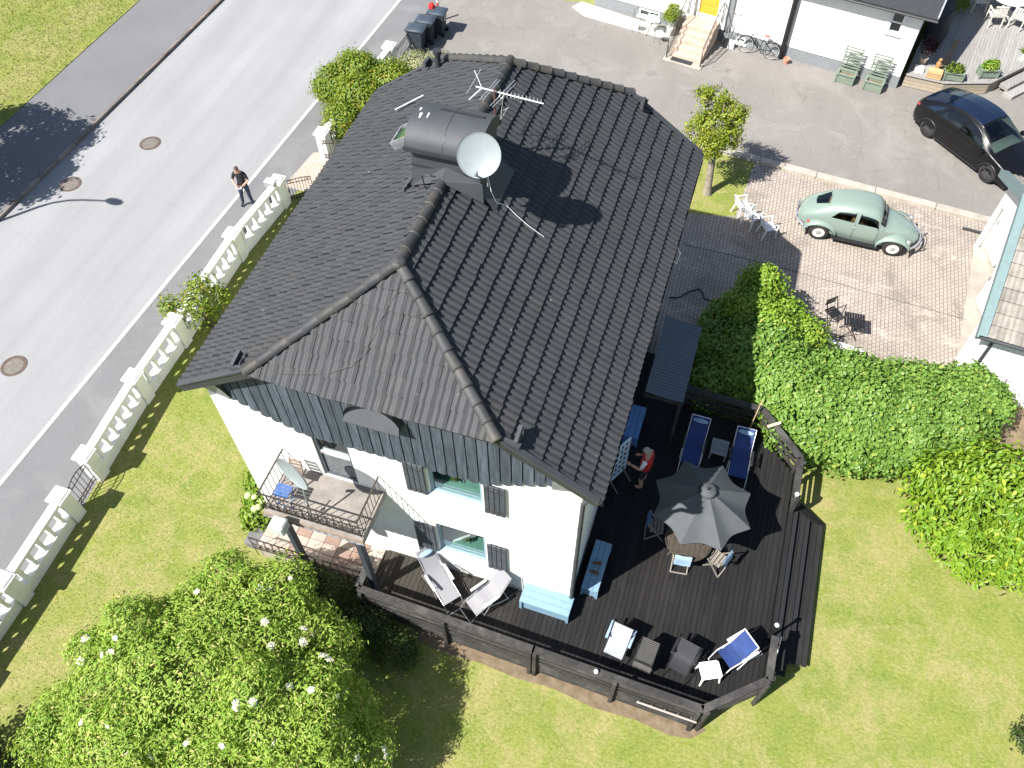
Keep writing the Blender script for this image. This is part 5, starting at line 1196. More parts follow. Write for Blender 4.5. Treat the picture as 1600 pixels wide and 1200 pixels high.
for fl in (0, 1):
    sh.body(wins, fl).build('body_side', sage_m, t, 60)
    for w_, nm in ((rear_w,'rear_side_window'),(door_w,'door_window'),(wind,'windscreen'),(rearg,'rear_window')):
        q_ = sh.patch(w_, fl, -.006).build(nm, carglass_m, t, 60)
        sh.line(w_, fl, .014, .002, closed=nm in ('rear_side_window','door_window')).build('window_trim', sage_m if nm[0] != 'w' else blackpl_m, q_)
    s = -1 if fl else 1
    sh.line([(4.62,2.05),(4.62,.3)], fl, .006, .002, False).build('door_seam', blackpl_m, t); sh.line([(6.75,2.0),(6.75,.3)], fl, .006, .002, False).build('door_seam', blackpl_m, t)
    MB().bbox(-.06,.06,-.012,.012,0,.02,.004, M=TR(-.18,s*.735,.86)).build('door_handle', chrome_m, t)
    MB().box(-.78,.72,s*.70-.09,s*.70+.09,.24,.275).build('running_board', blackpl_m, t)
    for x0, nm, R_f, xa, xb in ((-1.2,'rear_fender',.47,-.62,.50),(1.2,'front_fender',.46,-.66,.52)):
        # fender: swept arch over the wheel
        def fen(a, b, x0=x0, nm=nm):
            ph = pi*(1.08-1.16*a); rr = .46+.04*sin(pi*a); cx = x0+cos(ph)*rr*(1.22 if (cos(ph) < 0) == (nm == 'front_fender') else 1.12); cz = .33+sin(ph)*rr*(.92); w0 = .50; yy = w0+.27*sin(b*pi/2); dr = .16*(1-cos(b*pi/2))
            return Vector((x0+(cx-x0)*(1-dr*.55), s*yy, cz-dr*.8*max(0,sin(ph))-.02*(1-sin(ph))*b))
        MB().grid(fen, 18, 8).build(nm, sage_m, t, 70)
        wheel(t, (x0, s*.655, .325), .325, .15, plain('cream_rim', (.55,.55,.48), .4) if 'cream_rim' not in MATS else MATS['cream_rim'], s, 'vintage')
    hl = MB().lathe([(.001,.05),(.06,.045),(.09,.02),(.095,-.04)], 16, TR(1.60,s*.62,.66) @ Matrix.Rotation(radians(65),4,'Y')).build('headlight', chrome_m, t, 60)
    MB().ball((-1.62,s*.62,.62), (.05,.04,.06), 8).build('tail_light', plain('red_lens', (.4,.03,.02), .3) if 'red_lens' not in MATS else MATS['red_lens'], t, 60)
for x, s in ((2.0,1),(-2.03,-1)):
    P = [(x-s*(.30*(abs(a)/5)**2.2), .13*a, .42) for a in range(-5,6)]; MB().tube(P, .038, 8).build('bumper', chrome_m, t, 60)
    MB().tube([(px_[0]+s*.03,px_[1],.56) for px_ in P[2:-2]], .014, 6).build('overrider_bar', chrome_m, t, 60)
    for a in (-.38,.38): MB().tube([(x-.03*s,a,.32),(x+s*.02,a,.45),(x-.0*s,a,.62)], .026, 6).build('overrider', chrome_m, t, 60)
MB().box(-1.5,1.4,-.55,.55,.24,.27).build('floor', blackpl_m, t)
for x in (.05,): 
    for y_ in (-.3,.3): MB().bbox(x-.22,x+.24,y_-.24,y_+.24,.3,.58,.05).bbox(x-.34,x-.2,y_-.22,y_+.22,.5,1.02,.05).build('seat', tan_m, t, 40)
MB().bbox(-.95,-.45,-.55,.55,.3,.62,.05).bbox(-1.12,-.92,-.52,.52,.5,1.02,.05).build('rear_seat', tan_m, t, 40)
MB().tube([(.52+.06*cos(a*pi/6),.3+.17*cos(a*pi/6),.9+.17*sin(a*pi/6)) for a in range(12)], .012, 5, closed=True).build('steering_wheel', plain('ivory', (.7,.66,.5), .4), t)
MB().bbox(-.13,.13,-.005,.005,0,.11,.002, M=TR(-1.86,0,.62) @ Matrix.Rotation(pi/2,4,'Z') @ Matrix.Rotation(.6,4,'X')).build('number_plate', wplastic_m, t)
for y_ in (-.2,.2): MB().tube([(.72,y_,1.05),(.60,y_+.15,1.16)], .007, 4).build('wiper', chrome_m, t)
MB().tube([(.9,0,1.02),(1.3,0,.93),(1.7,0,.76)], .008, 5).build('bonnet_trim', chrome_m, t)
MB().tube([(1.72,0,.76),(1.8,0,.71)], .014, 6).build('bonnet_handle', chrome_m, t)
# black electric saloon ----------------------------------------------
kk = NT('black_car_paint'); kk.p.inputs['Coat Weight'].default_value = .45; kk.p.inputs['Coat Roughness'].default_value = .02; bpaint_m = kk.done((.004,.004,.005), .3, 0, .2)
an = atan2(-1.97, 2.05); mid = Vector((12.825,21.025,0)); nrm_ = Vector((-sin(an), cos(an), 0)); cpos = mid+nrm_*.80
t = thing('black_car', 'glossy black electric car parked askew on the driveway', 'car', (cpos.x,cpos.y,.012), an)
ST = [(-2.36,[(.62,.42),(.68,.56),(.66,.74),(.58,.86),(.40,.90),(0,.92)]),
      (-2.28,[(.80,.33),(.86,.56),(.83,.84),(.72,1.02),(.50,1.06),(0,1.09)]),
      (-1.95,[(.88,.26),(.93,.58),(.90,.93),(.74,1.15),(.52,1.22),(0,1.25)]),
      (-1.44,[(.88,.24),(.94,.60),(.90,.98),(.70,1.32),(.52,1.40),(0,1.44)]),
      (-.90,[(.88,.22),(.94,.58),(.90,.99),(.66,1.46),(.50,1.53),(0,1.57)]),
      (-.30,[(.88,.22),(.93,.58),(.90,.98),(.64,1.52),(.50,1.59),(0,1.625)]),
      (.20,[(.88,.22),(.93,.58),(.90,.97),(.64,1.48),(.50,1.57),(0,1.61)]),
      (.70,[(.88,.22),(.93,.58),(.90,.96),(.69,1.26),(.52,1.38),(0,1.43)]),
      (1.15,[(.88,.23),(.93,.58),(.89,.94),(.74,1.05),(.54,1.13),(0,1.18)]),
      (1.35,[(.88,.24),(.93,.58),(.88,.90),(.74,.98),(.52,1.02),(0,1.06)]),
      (1.75,[(.87,.26),(.92,.56),(.86,.82),(.72,.88),(.50,.91),(0,.94)]),
      (2.15,[(.80,.28),(.86,.50),(.78,.70),(.64,.75),(.44,.78),(0,.80)]),
      (2.36,[(.58,.32),(.62,.46),(.56,.58),(.46,.62),(.30,.64),(0,.65)])]
sh = Shell(ST, 8, 6)
rw = [(3.05,2.2),(5.05,2.1),(5.05,2.9),(3.9,2.85)]; fw_ = [(5.2,2.1),(7.75,2.12),(6.6,2.85),(5.2,2.9)]
qw = [(2.2,2.35),(2.92,2.22),(3.6,2.85),(3.1,2.8)]
wsc = [(6.35,5),(6.35,3.15),(8.55,3.15),(8.55,5)]; rfg = [(3.4,5),(3.4,3.3),(6.2,3.3),(6.2,5)]; rrg = [(1.35,5),(1.35,3.2),(3.25,3.2),(3.25,5)]
k = NT('roof_glass'); rglass_m = k.done((.006,.012,.03), .03, 0, .8)
for fl in (0, 1):
    sh.body([rw, fw_, wsc], fl).build('body_side', bpaint_m, t, 60)
    s = -1 if fl else 1
    for w_, nm, gm, cl in ((rw,'rear_door_window',carglass_m,True),(fw_,'front_door_window',carglass_m,True),(wsc,'windscreen',carglass_m,False),(rfg,'glass_roof',rglass_m,False),(rrg,'rear_glass',rglass_m,False)):
        q_ = sh.patch(w_, fl, .004 if gm is rglass_m else -.004, 10).build(nm, gm, t, 60)
        if nm != 'glass_roof': sh.line(w_, fl, .012, .003, closed=cl).build('window_trim', bpaint_m, q_)
    sh.patch(qw, fl, .004).build('quarter_window', rglass_m, t, 60)
    for x0 in (-1.44, 1.43):
        wheel(t, (x0, s*.815, .35), .35, .23, plain('dark_wheel_cover', (.055,.055,.058), .45, .2) if 'dark_wheel_cover' not in MATS else MATS['dark_wheel_cover'], s, 'cover')
        MB().tube([(x0+.40*cos(pi*a/12), s*.93, .33+.40*sin(pi*a/12)) for a in range(13)], .022, 6).build('wheel_arch', blackpl_m, t, 60)
    MB().bbox(-.09,.09,-.05,.12,0,.11,.03, M=TR(.92,s*.98,.98) @ (RZ(pi) if s < 0 else RZ(0))).build('mirror', bpaint_m, t, 40)
    for x in (-.55,.35): MB().box(x-.11,x+.11,s*.925-.006,s*.925+.008,.82,.85).build('door_handle', blackmet_m, t)
    MB().ball((2.0,s*.68,.72), (.22,.09,.05), 10).build('headlight', plain('lamp_lens', (.7,.72,.75), .1) if 'lamp_lens' not in MATS else MATS['lamp_lens'], t, 60)
    MB().ball((-2.2,s*.74,.92), (.08,.16,.04), 10).build('tail_light', MATS['red_lens'], t, 60)
    MB().box(-1.1,1.05,s*.895-.012,s*.895+.012,.19,.25).build('sill', blackpl_m, t)
MB().box(-2.2,2.2,-.8,.8,.2,.24).build('floor', blackpl_m, t)
seat_m = plain('dark_seat', (.05,.05,.055), .7)
for y_ in (-.38,.38): MB().bbox(-.2,.35,y_-.25,y_+.25,.3,.62,.05).bbox(-.38,-.2,y_-.24,y_+.24,.5,1.2,.06).build('seat', seat_m, t, 40)
MB().bbox(-1.15,-.6,-.65,.65,.3,.6,.05).bbox(-1.3,-1.12,-.62,.62,.5,1.15,.06).build('rear_seat', seat_m, t, 40)
MB().bbox(.72,1.2,-.74,.74,.82,.97,.03).build('dashboard', plain('dashboard_grey', (.22,.24,.22), .7), t, 40)
MB().tube([(.62+.05*cos(a*pi/6),.38+.18*cos(a*pi/6),.98+.18*sin(a*pi/6)) for a in range(12)], .014, 5, closed=True).build('steering_wheel', blackpl_m, t)
MB().bbox(-.26,.26,-.006,.006,0,.11,.003, M=TR(2.33,0,.36) @ RZ(pi/2)).build('number_plate', wplastic_m, t)
# ------------------------------------------------------------------ neighbouring house
nm_ = plain('cream_render', (.80,.80,.77), .9, var=.05, vs_=2, bump=.3, bs=25); ngrey_m = plain('grey_plinth', (.19,.205,.215), .85, var=.1, bump=.2)
nb_ = thing('neighbour_house', 'white rendered house with grey plinth and yellow door, top right', 'house', (-2.26,26.95,0), -.1767)
mb = MB(); wall_open(mb, (0,0,.5), (1,0,0), (0,0,1), (0,-1,0), 13.0, 2.75, [(4.62,5.42,.4,2.5),(11.90,12.40,1.62,2.48)])
mb.add([(13.0,0,0),(13.0,9,0),(13.0,9,3.25),(13,0,3.25)], [(0,1,2,3)]); mb.add([(0,0,0),(0,9,0),(0,9,3.25),(0,0,3.25)], [(3,2,1,0)]); mb.build('wall', nm_, nb_)
mb = MB(); wall_open(mb, (-.02,-.03,-.1), (1,0,0), (0,0,1), (0,-1,0), 13.04, .60, [(2.05,3.0,.22,.56),(6.40,6.82,.22,.48)], .2); mb.add([(13.02,-.03,-.1),(13.02,9,-.1),(13.02,9,.5),(13.02,-.03,.5)], [(0,1,2,3)]); mb.build('plinth', ngrey_m, nb_)
wpaint_m = MATS['white_paint']
MB().add([(0,1.2,.0),(13,1.2,.0),(13,1.2,3.2),(0,1.2,3.2)], [(0,1,2,3)]).build('inner_wall', dark_m, nb_)
def nwin(x0, x1, z0, z1, y0=0., mull=1, cross=False):
    f = window(x0, x1, z0, z1, y0, nb_, wpaint_m, mull=mull, deep=.03, sill=True)
    if cross: MB().box(x0+.07,x1-.07,y0+.01,y0+.07,(z0+z1)/2-.03,(z0+z1)/2+.03).build('transom', wpaint_m, f)
nwin(2.05,3.0,.12,.46,-.03); nwin(6.40,6.82,.12,.38,-.03,0); nwin(11.90,12.40,2.12,2.98,0.,0,True)
m = MB()
for a in ((11.80,11.898,2.02,3.08),(12.402,12.50,2.02,3.08)): m.box(a[0],a[1],-.03,-.003,a[2],a[3])
m.build('architrave', wpaint_m, nb_)
k = NT('yellow_door'); dy_m = k.done(k.mix(k.ramp(k.noise((30,30,3), 3), .3, .7), (.60,.30,.03), (.68,.36,.04)), .45)
d_ = MB().box(4.62,5.42,.06,.11,.9,3.0).build('front_door', dy_m, nb_)
for z0 in (1.0,1.32,1.64): MB().box(4.76,5.28,.045,.06,z0,z0+.22).build('door_panel', dy_m, d_)
for x in (4.22,5.60): MB().bbox(x,x+.24,-.16,-.004,.55,3.2,.01).build('porch_column', wpaint_m, nb_)
MB().bbox(5.90,6.06,-.10,-.004,.5,3.2,.01).build('corner_strip', ngrey_m, nb_)
MB().tube([(8.38,-.12,0),(8.36,-.12,3.2)], .11, 10).build('downpipe', blackmet_m, nb_, 60)
# roof
rdark_m = plain('dark_eave', (.03,.032,.035), .5)
m = MB(); m.add([(-.3,-.40,3.24),(13.45,-.40,3.24),(13.45,4.5,5.4),(-.3,4.5,5.4),(-.3,-.40,3.16),(13.45,-.40,3.16),(13.45,4.5,5.3),(-.3,4.5,5.3)], [(0,1,2,3),(7,6,5,4),(0,4,5,1),(1,5,6,2),(3,2,6,7),(0,3,7,4)]); m.add([(13.45,9.4,3.24),(-.3,9.4,3.24),(-.3,4.5,5.4),(13.45,4.5,5.4)], [(0,1,2,3)]); ro = m.build('roof', rdark_m, nb_)
MB().grid(lambda a, b: Vector((-.3+13.8*a, -.46-.06*cos(pi*b), 3.19-.06*sin(pi*b))), 1, 8).build('gutter', rdark_m, ro, 60); MB().bar((13.46,-.42,3.28), (13.46,4.5,5.42), .05, .1).build('verge_trim', alu_m, ro)
m = MB(); m.add([(13.0,0,3.2),(13,9,3.2),(13,4.5,5.2)], [(0,1,2)]); m.build('gable', nm_, nb_)
# entrance steps
step_m = plain('pink_stone', (.40,.30,.24), .75, c2=(.47,.38,.31), vs_=3, bump=.15)
t = thing('entrance_steps', 'pinkish stone steps with iron handrails at the yellow door', 'steps', (-2.26,26.95,0), -.1767)
MB().bbox(4.15,5.78,-2.42,-2.05,0,.07,.01).build('base_slab', concrete_m, t)
for i in range(5): MB().bbox(4.3,5.64,-2.05+i*.27,-.18-.0 if i == 4 else -2.05+(i+1)*.27+.02,.0,.17*(i+1),.012).build('step', step_m, t)
MB().box(4.44,5.34,-2.38,-2.12,.071,.085).build('door_mat', blackcloth_m, t)
for x in (4.24,5.70):
    MB().tube([(x,-2.3,.05),(x,-2.28,.92),(x,-.75,1.75),(x,-.25,1.78),(x,-.22,.9)], .02, 6).build('handrail', ironw_m, t, 60)
    for i in range(9):
        f = i/8; y_ = -2.2+f*1.75; zb = .08+f*.80; zt2 = .95+f*.82
        MB().tube([(x,y_,zb),(x+.04,y_-.03,zb+.25),(x-.03,y_+.04,zb+.5),(x,y_,zt2)], .011, 5).build('baluster', ironw_m, t)
    MB().tube([(x,-2.28,.25),(x,-.7,1.05)], .012, 5).build('lower_rail', ironw_m, t)
def NL(lx, ly, z=0): 
    v = RZ(-.1767) @ Vector((lx, ly, z)); return (v.x-2.26, v.y+26.95, z)
t = thing('bush', 'small green potted bush left of the entrance steps', 'bush', NL(3.75,-.62)); p = NL(3.75,-.62)
MB().lathe([(.001,0),(.16,0),(.2,.35),(.17,.35),(.001,.32)], 14).build('pot', MATS['grey_box'], t, 50)
shrub(t, [(p[0],p[1],.85,.30,.28,.5)], 130, 12, .07, .10, .035, bush_m, zmin=.4)
# cafe set
mintmet_m = plain('mint_enamel', (.36,.60,.46), .4, var=.06)
def cafe_table(label, loc):
    t = thing('cafe_table', label, 'table', loc)
    MB().lathe([(.001,.71),(.28,.71),(.29,.70),(.29,.685),(.27,.69),(.001,.69)], 24).build('top', mintmet_m, t, 40)
    MB().tube([(.292*cos(q_*pi/12),.292*sin(q_*pi/12),.70) for q_ in range(24)], .010, 5, closed=True).build('rim', mintmet_m, t)
    for i in range(3): a = i*2.1; MB().tube([(0,0,.69),(.03*cos(a),.03*sin(a),.4),(.26*cos(a),.26*sin(a),0)], .012, 5).build('leg', ironw_m, t)
def cafe_chair(label, loc, rz):
    t = thing('cafe_chair', label, 'chair', loc, rz, 'mint cafe chairs')
    MB().lathe([(.001,.46),(.17,.455),(.18,.44),(.001,.44)], 20).build('seat', mintmet_m, t, 40)
    for i in range(4): a = pi/4+i*pi/2; MB().tube([(.15*cos(a),.15*sin(a),.44),(.2*cos(a),.2*sin(a),0)], .010, 5).build('leg', ironw_m, t)
    MB().tube([(-.15,.12,.44),(-.16,.2,.85),(0,.23,.95),(.16,.2,.85),(.15,.12,.44)], .010, 5).build('backrest', ironw_m, t, 60)
cafe_table('mint green round cafe table by the gravel strip', NL(2.98,-.95)); cafe_chair('mint cafe chair left of the round cafe table', NL(2.36,-1.05), .1); cafe_chair('mint cafe chair right of the table near the steps', NL(3.52,-1.35), -.3)
# shovels
for lab, lx, hm, nm2 in (('snow shovel with orange grip leaning by the steps', 6.2, plain('orange_grip', (.7,.22,.05), .5), 'shovel'),('grey shovel leaning against the wall behind the bicycle', 6.0, oak_m, 'shovel')):
    t = thing(nm2, lab, 'shovel', NL(lx+.1,-.35), -.1767); MB().tube([(0,0,.3),(0,.25,1.35)], .016, 6).build('shaft', oak_m if 'orange' not in lab else alu_m, t); MB().tube([(-.06,.25,1.4),(.06,.25,1.4)], .018, 6).build('grip', hm, t)
    m = MB(); m.grid(lambda a, b: Vector((-.17+.34*a, -.12+.14*b-.03*sin(pi*a), .02+.36*b)), 6, 2); m.build('blade', alu_m if 'orange' in lab else blackmet_m, t, 60)
# bicycle
t = thing('bicycle', 'black bicycle with brown saddle leaning on the plinth', 'bicycle', NL(7.45,-.42), -.1767)
Mb = Matrix.Rotation(radians(-12),4,'X')
def bt(path, r, nm2, m_, n=6, closed=False): return MB().tube([Mb @ Vector(p) for p in path], r, n, closed=closed).build(nm2, m_, t, 60)
for x, nm2 in ((-.55,'front_wheel'),(.55,'rear_wheel')):
    w_ = bt([(x+.33*cos(q_*pi/14),0,.34+.33*sin(q_*pi/14)) for q_ in range(28)], .017, nm2, rubber_m, 6, True)
    bb = MB(); bb.tube([Mb @ Vector((x+.305*cos(q_*pi/14),0,.34+.305*sin(q_*pi/14))) for q_ in range(28)], .012, 5, closed=True); bb.build('rim', alu_m, w_, 60)
    sp = MB()
    for q_ in range(14): sp.tube([Mb @ Vector((x,0,.34)), Mb @ Vector((x+.30*cos(q_*pi/7),0,.34+.30*sin(q_*pi/7)))], .003, 3)
    sp.build('spokes', alu_m, w_)
    bt([(x+.36*cos(a),0,.34+.36*sin(a)) for a in np.linspace(.2,2.6,10)], .02, 'mudguard', blackmet_m)
for P in ([(-.55,0,.34),(-.42,0,.62),(-.36,0,.86)],[(-.40,0,.70),(-.12,0,.42),(0,0,.30)],[(-.38,0,.80),(-.05,0,.45),(.12,0,.42)],[(0,0,.30),(.18,0,.82)],[(0,0,.30),(.55,0,.34)],[(.14,0,.68),(.55,0,.34)]): bt(P, .017, 'frame_tube', blackmet_m)
bt([(-.18,-.26,.98),(-.33,-.18,1.02),(-.36,0,1.0),(-.33,.18,1.02),(-.18,.26,.98)], .012, 'handlebar', alu_m); bt([(-.36,0,.86),(-.36,0,1.0)], .013, 'stem', alu_m)
MB().ball(Mb @ Vector((.22,0,.86)), (.13,.08,.035), 10).build('saddle', plain('saddle_leather', (.28,.08,.05), .5), t, 60)
bt([(-.02,.09,.20),(0,.06,.30),(0,-.06,.30),(.02,-.09,.40)], .012, 'crank', alu_m)
bt([(.42,-.1,.68),(.75,-.1,.68),(.75,.1,.68),(.42,.1,.68)], .01, 'rack', blackmet_m, 5, True)
bt([(.15,.08,.3),(.2,.18,.02)], .01, 'kickstand', alu_m)
t = thing('clay_pot', 'small terracotta pot at the foot of the black downpipe', 'pot', NL(8.68,-.38)); MB().lathe([(.001,0),(.08,0),(.12,.2),(.13,.2),(.13,.24),(.1,.24),(.08,.1),(.001,.1)], 14).build('pot', plain('terracotta', (.52,.24,.16), .8), t, 50)
# trellis planters
sagep_m = plain('sage_planter', (.16,.20,.155), .7, var=.1, vs_=5)
def planter(label, loc, rz, w, d, h, trellis, group, soil=True):
    t = thing('planter', label, 'planter', loc, rz, group)
    for y_ in (-d/2+.015,d/2-.015): MB().box(-w/2+.03,w/2-.03,y_-.012,y_+.012,.03,h-.03).build('panel', sagep_m, t)
    for x in (-w/2+.015,w/2-.015): MB().box(x-.012,x+.012,-d/2+.03,d/2-.03,.03,h-.03).build('panel', sagep_m, t)
    for a in (-1,1):
        for b in (-1,1): MB().box(a*w/2-.03,a*w/2+.03,b*d/2-.03,b*d/2+.03,0,h-.02).build('post', sagep_m, t)
    for y_ in (-d/2,d/2): MB().box(-w/2-.035,w/2+.035,y_-.04,y_+.04,h-.019,h+.012).build('top_board', sagep_m, t)
    for x in (-w/2,w/2): MB().box(x-.04,x+.04,-d/2+.041,d/2-.041,h-.019,h+.012).build('top_board', sagep_m, t)
    MB().box(-w/2+.03,w/2-.03,-d/2+.03,d/2-.03,h-.16,h-.09).build('soil', soil_m, t)
    if trellis:
        for x in (-w/2+.02,w/2-.02): MB().box(x-.02,x+.02,d/2+.042,d/2+.075,0,1.32).build('upright', sagep_m, t)
        for i in range(9): z = .40+i*.115; MB().box(-w/2-.04,w/2+.04,d/2+.018,d/2+.041,z,z+.045).build('slat', sagep_m, t)
        for i in range(6): z = .46+i*.15; MB().bar((-w/2,d/2+.085,z), (w/2,d/2+.085,z+.06*(-1)**i), .022, .03).build('cross_slat', sagep_m, t)
    return t
planter('sage green planter with slatted trellis, nearer the bicycle', NL(11.1,-.5), -.1767, .66, .36, .40, True, 'trellis planters by the wall')
planter('sage green planter with slatted trellis, nearer the black car', NL(12.2,-.5), -.1767, .66, .36, .40, True, 'trellis planters by the wall')
# neighbour deck of grey boards
k = NT('weathered_deck'); g_ = k.noise((20,1.5,20), 5, .7); c = k.mix(k.ramp(g_, .3, .7), (.20,.195,.19), (.31,.30,.285)); c = k.jitter(c, .12); k.bump(g_, .3, .005); gdeck_m = k.done(c, .85, 0, .2)
nd = thing('neighbour_deck', 'weathered grey board deck of the neighbouring house', 'deck', (14,28,0), -.1767)
MI = (TR(14,28,0) @ RZ(-.1767)).inverted(); NP = [MI @ Vector((*p,0)) for p in ((10.75,24.85),(12.2,24.72),(13.85,25.25),(15.1,26.75),(17.5,29.5))]
def low(x):
    xs = [p.x for p in NP]; ys = [p.y for p in NP]; return float(np.interp(x, xs, ys))
x = NP[0].x
while x < 5.5:
    y0 = low(x+.06); MB().box(x+.003,x+.117,y0+.1,9.0,.472,.50+random.uniform(-.002,.002)).build('plank', gdeck_m, nd); x += .12
for a, b in zip(NP[:-1], NP[1:]):
    d = (b-a); MB().bar(a+Vector((0,.05,.515))+d*.003, b+Vector((0,.05,.515))-d*.003, .12, .028).build('edge_board', gdeck_m, nd)
    for z in (.10,.24,.38): MB().bar(a+Vector((0,.03,z))+d*.003, b+Vector((0,.03,z))-d*.003, .022, .125).build('skirt_board', plain('skirt_wood', (.34,.28,.20), .8, jit=.1, c2=(.26,.23,.19)) if 'skirt_wood' not in MATS else MATS['skirt_wood'], nd)
MB().prism([(NP[0].x,NP[0].y+.12),(NP[1].x,NP[1].y+.12),(NP[2].x,NP[2].y+.12),(NP[3].x,NP[3].y+.12),(NP[4].x,NP[4].y+.12),(5.5,9),(NP[0].x,9)], .02, .468).build('substructure', dark_m, nd)
t = thing('deck_steps', 'two pale wooden steps up to the neighbouring deck', 'steps', (14.95,25.95,0), .88)
MB().bbox(-.7,.9,-.42,.0,.0,.17,.012).build('step', gdeck_m, t); MB().bbox(-.6,.9,-.08,.32,.172,.34,.012).build('step', gdeck_m, t)
# deck planters
for lab, p, m_, sz in (('low green planter with dark-leaved plants on the neighbouring deck', (12.45,25.12), (bush_m, darkleaf_m), 1),('low green planter with bright green plant on the neighbouring deck', (13.72,25.72), (hedge_lime_m, hedge_lime_m), 1)):
    t = planter(lab, (*p,.53), .28 if p[0] > 13 else .05, .66, .38, .34, False, 'deck planters')
    for mm in m_: shrub(t, [(p[0]+random.uniform(-.05,.05),p[1],.95,.26,.15,.16)], 26, 9, .05, .14, .06, mm, zmin=.8)
t = thing('potted_plant', 'dark red-leaved plant in a clay pot at the deck corner', 'plant', (11.3,25.75,.5)); MB().lathe([(.001,0),(.11,0),(.17,.34),(.14,.34),(.001,.3)], 14).build('pot', plain('buff_pot', (.42,.33,.27), .8), t, 50)
shrub(t, [(11.3,25.75,1.25,.26,.24,.38)], 50, 9, .06, .12, .07, leafmat('red_leaf', (.03,.012,.014), (.07,.025,.03)), zmin=.8)
t = thing('pot_stand', 'white square stand under the red-leaved pot', 'stand', (11.22,25.35,.5)); MB().bbox(-.17,.17,-.17,.17,0,.14,.02).build('plinth', wplastic_m, t)
t = thing('wooden_crate', 'pale wooden slatted crate on the neighbouring deck edge', 'crate', (11.78,25.05,.53), -.12)
cr_m = plain('pine_crate', (.45,.30,.15), .7, jit=.1)
for i in range(4): MB().box(-.26,.26,-.2+i*.105,-.2+i*.105+.09,.22,.24).build('slat', cr_m, t)
for y_ in (-.2,.2):
    for z in (.02,.12): MB().box(-.26,.26,y_-.01,y_+.01,z,z+.08).build('slat', cr_m, t)
for x in (-.25,.25): MB().box(x-.012,x+.012,-.188,.188,.0,.2).build('end_panel', cr_m, t)
t = thing('garden_figure', 'orange wooden figure behind the slatted crate', 'figure', (11.85,25.45,.5)); MB().lathe([(.001,0),(.10,.0),(.12,.12),(.08,.26),(.10,.36),(.06,.44),(.001,.47)], 12).build('body', plain('orange_wood', (.50,.25,.09), .6, c2=(.25,.12,.05), vs_=9), t, 50)
MB().ball((0,-.02,.52), .07, 10).build('head', MATS['orange_wood'], t, 60)
t = thing('plank', 'brown plank leaning on the shaded deck wall', 'plank', (12.15,26.1,.5), -.15); MB().bar((0,-.4,.02), (.12,.5,.75), .18, .03).build('board', wood_m, t)
# covered grill
t = thing('covered_grill', 'black fabric-covered grill against the neighbouring house wall', 'grill', (11.75,28.1,.5), -.1767)
m = MB(); m.grid(lambda a, b: Vector(((.42-.12*b*b)*cos(a*2*pi)*(1+.06*sin(a*14*pi)*(1-b)), (.95-.2*b*b)*sin(a*2*pi)*(1+.05*sin(a*10*pi)*(1-b)), 1.15*min(1, b*1.15)-.02*sin(a*8*pi))) if b < .99 else Vector((0,0,1.2)), 36, 10); m.build('cover', blackcloth_m, t, 40)
for a in (-.25,.25): MB().box(a-.03,a+.03,-.7,-.64,0,.1).build('foot', blackpl_m, t)
t = thing('shrub', 'small green plant beyond the covered grill', 'shrub', (12.35,30.0,.5)); shrub(t, [(12.35,30.0,.95,.5,.45,.45)], 120, 10, .08, .12, .05, bush_m, zmin=.55)
# outdoor dining set
pw_m = plain('pale_teak', (.56,.52,.46), .7, var=.1, vs_=8)
t = thing('dining_table', 'round pale outdoor table on the neighbouring deck', 'table', (14.45,30.6,.5))
MB().lathe([(.001,.74),(.76,.74),(.78,.725),(.78,.70),(.001,.70)], 36).build('top', plain('pale_tabletop', (.60,.57,.52), .6), t, 40)
MB().lathe([(.001,.0),(.35,0),(.33,.04),(.08,.08),(.07,.69)], 16).build('pedestal', pw_m, t, 40)
t = thing('table_ornament', 'small brown ornament on the round pale table', 'ornament', (14.35,30.55,1.24)); MB().lathe([(.001,0),(.08,0),(.05,.05),(.09,.1),(.02,.16),(.001,.17)], 12).build('body', MATS['orange_wood'], t, 50)
def armchair(label, loc, rz):
    t = thing('armchair', label, 'chair', loc, rz, 'pale armchairs round the outdoor table')
    MB().bbox(-.24,.24,-.22,.24,.40,.44,.01).build('seat', pw_m, t)
    for a in (-.25,.25):
        MB().bar((a,.26,0), (a,.22,.62), .04).build('leg', pw_m, t); MB().bar((a,-.30,0), (a,-.24,.62), .04).build('leg', pw_m, t); MB().bar((a,-.30,.64), (a,.28,.64), .055, .03).build('armrest', pw_m, t)
    for i in range(5): MB().box(-.22+i*.1,-.15+i*.1,-.29,-.26,.46,.86).build('back_slat', pw_m, t)
    MB().box(-.26,.26,-.30,-.255,.862,.91).build('back_rail', pw_m, t)
armchair('pale slatted armchair at the near side of the round table', (13.95,29.55,.5), .25); armchair('pale slatted armchair at the near right of the round table', (14.85,29.6,.5), -.35); armchair('pale slatted armchair at the left of the round table', (13.35,30.5,.5), -1.35)
t = thing('potted_plant', 'spiky green plant in a grey pot by the deck steps', 'plant', (15.1,27.3,.5)); MB().lathe([(.001,0),(.16,0),(.2,.3),(.17,.3),(.001,.28)], 14).build('pot', MATS['grey_box'], t, 50); plant(t, (0,0,.35), 60, .3, .03, bush_m, .06)
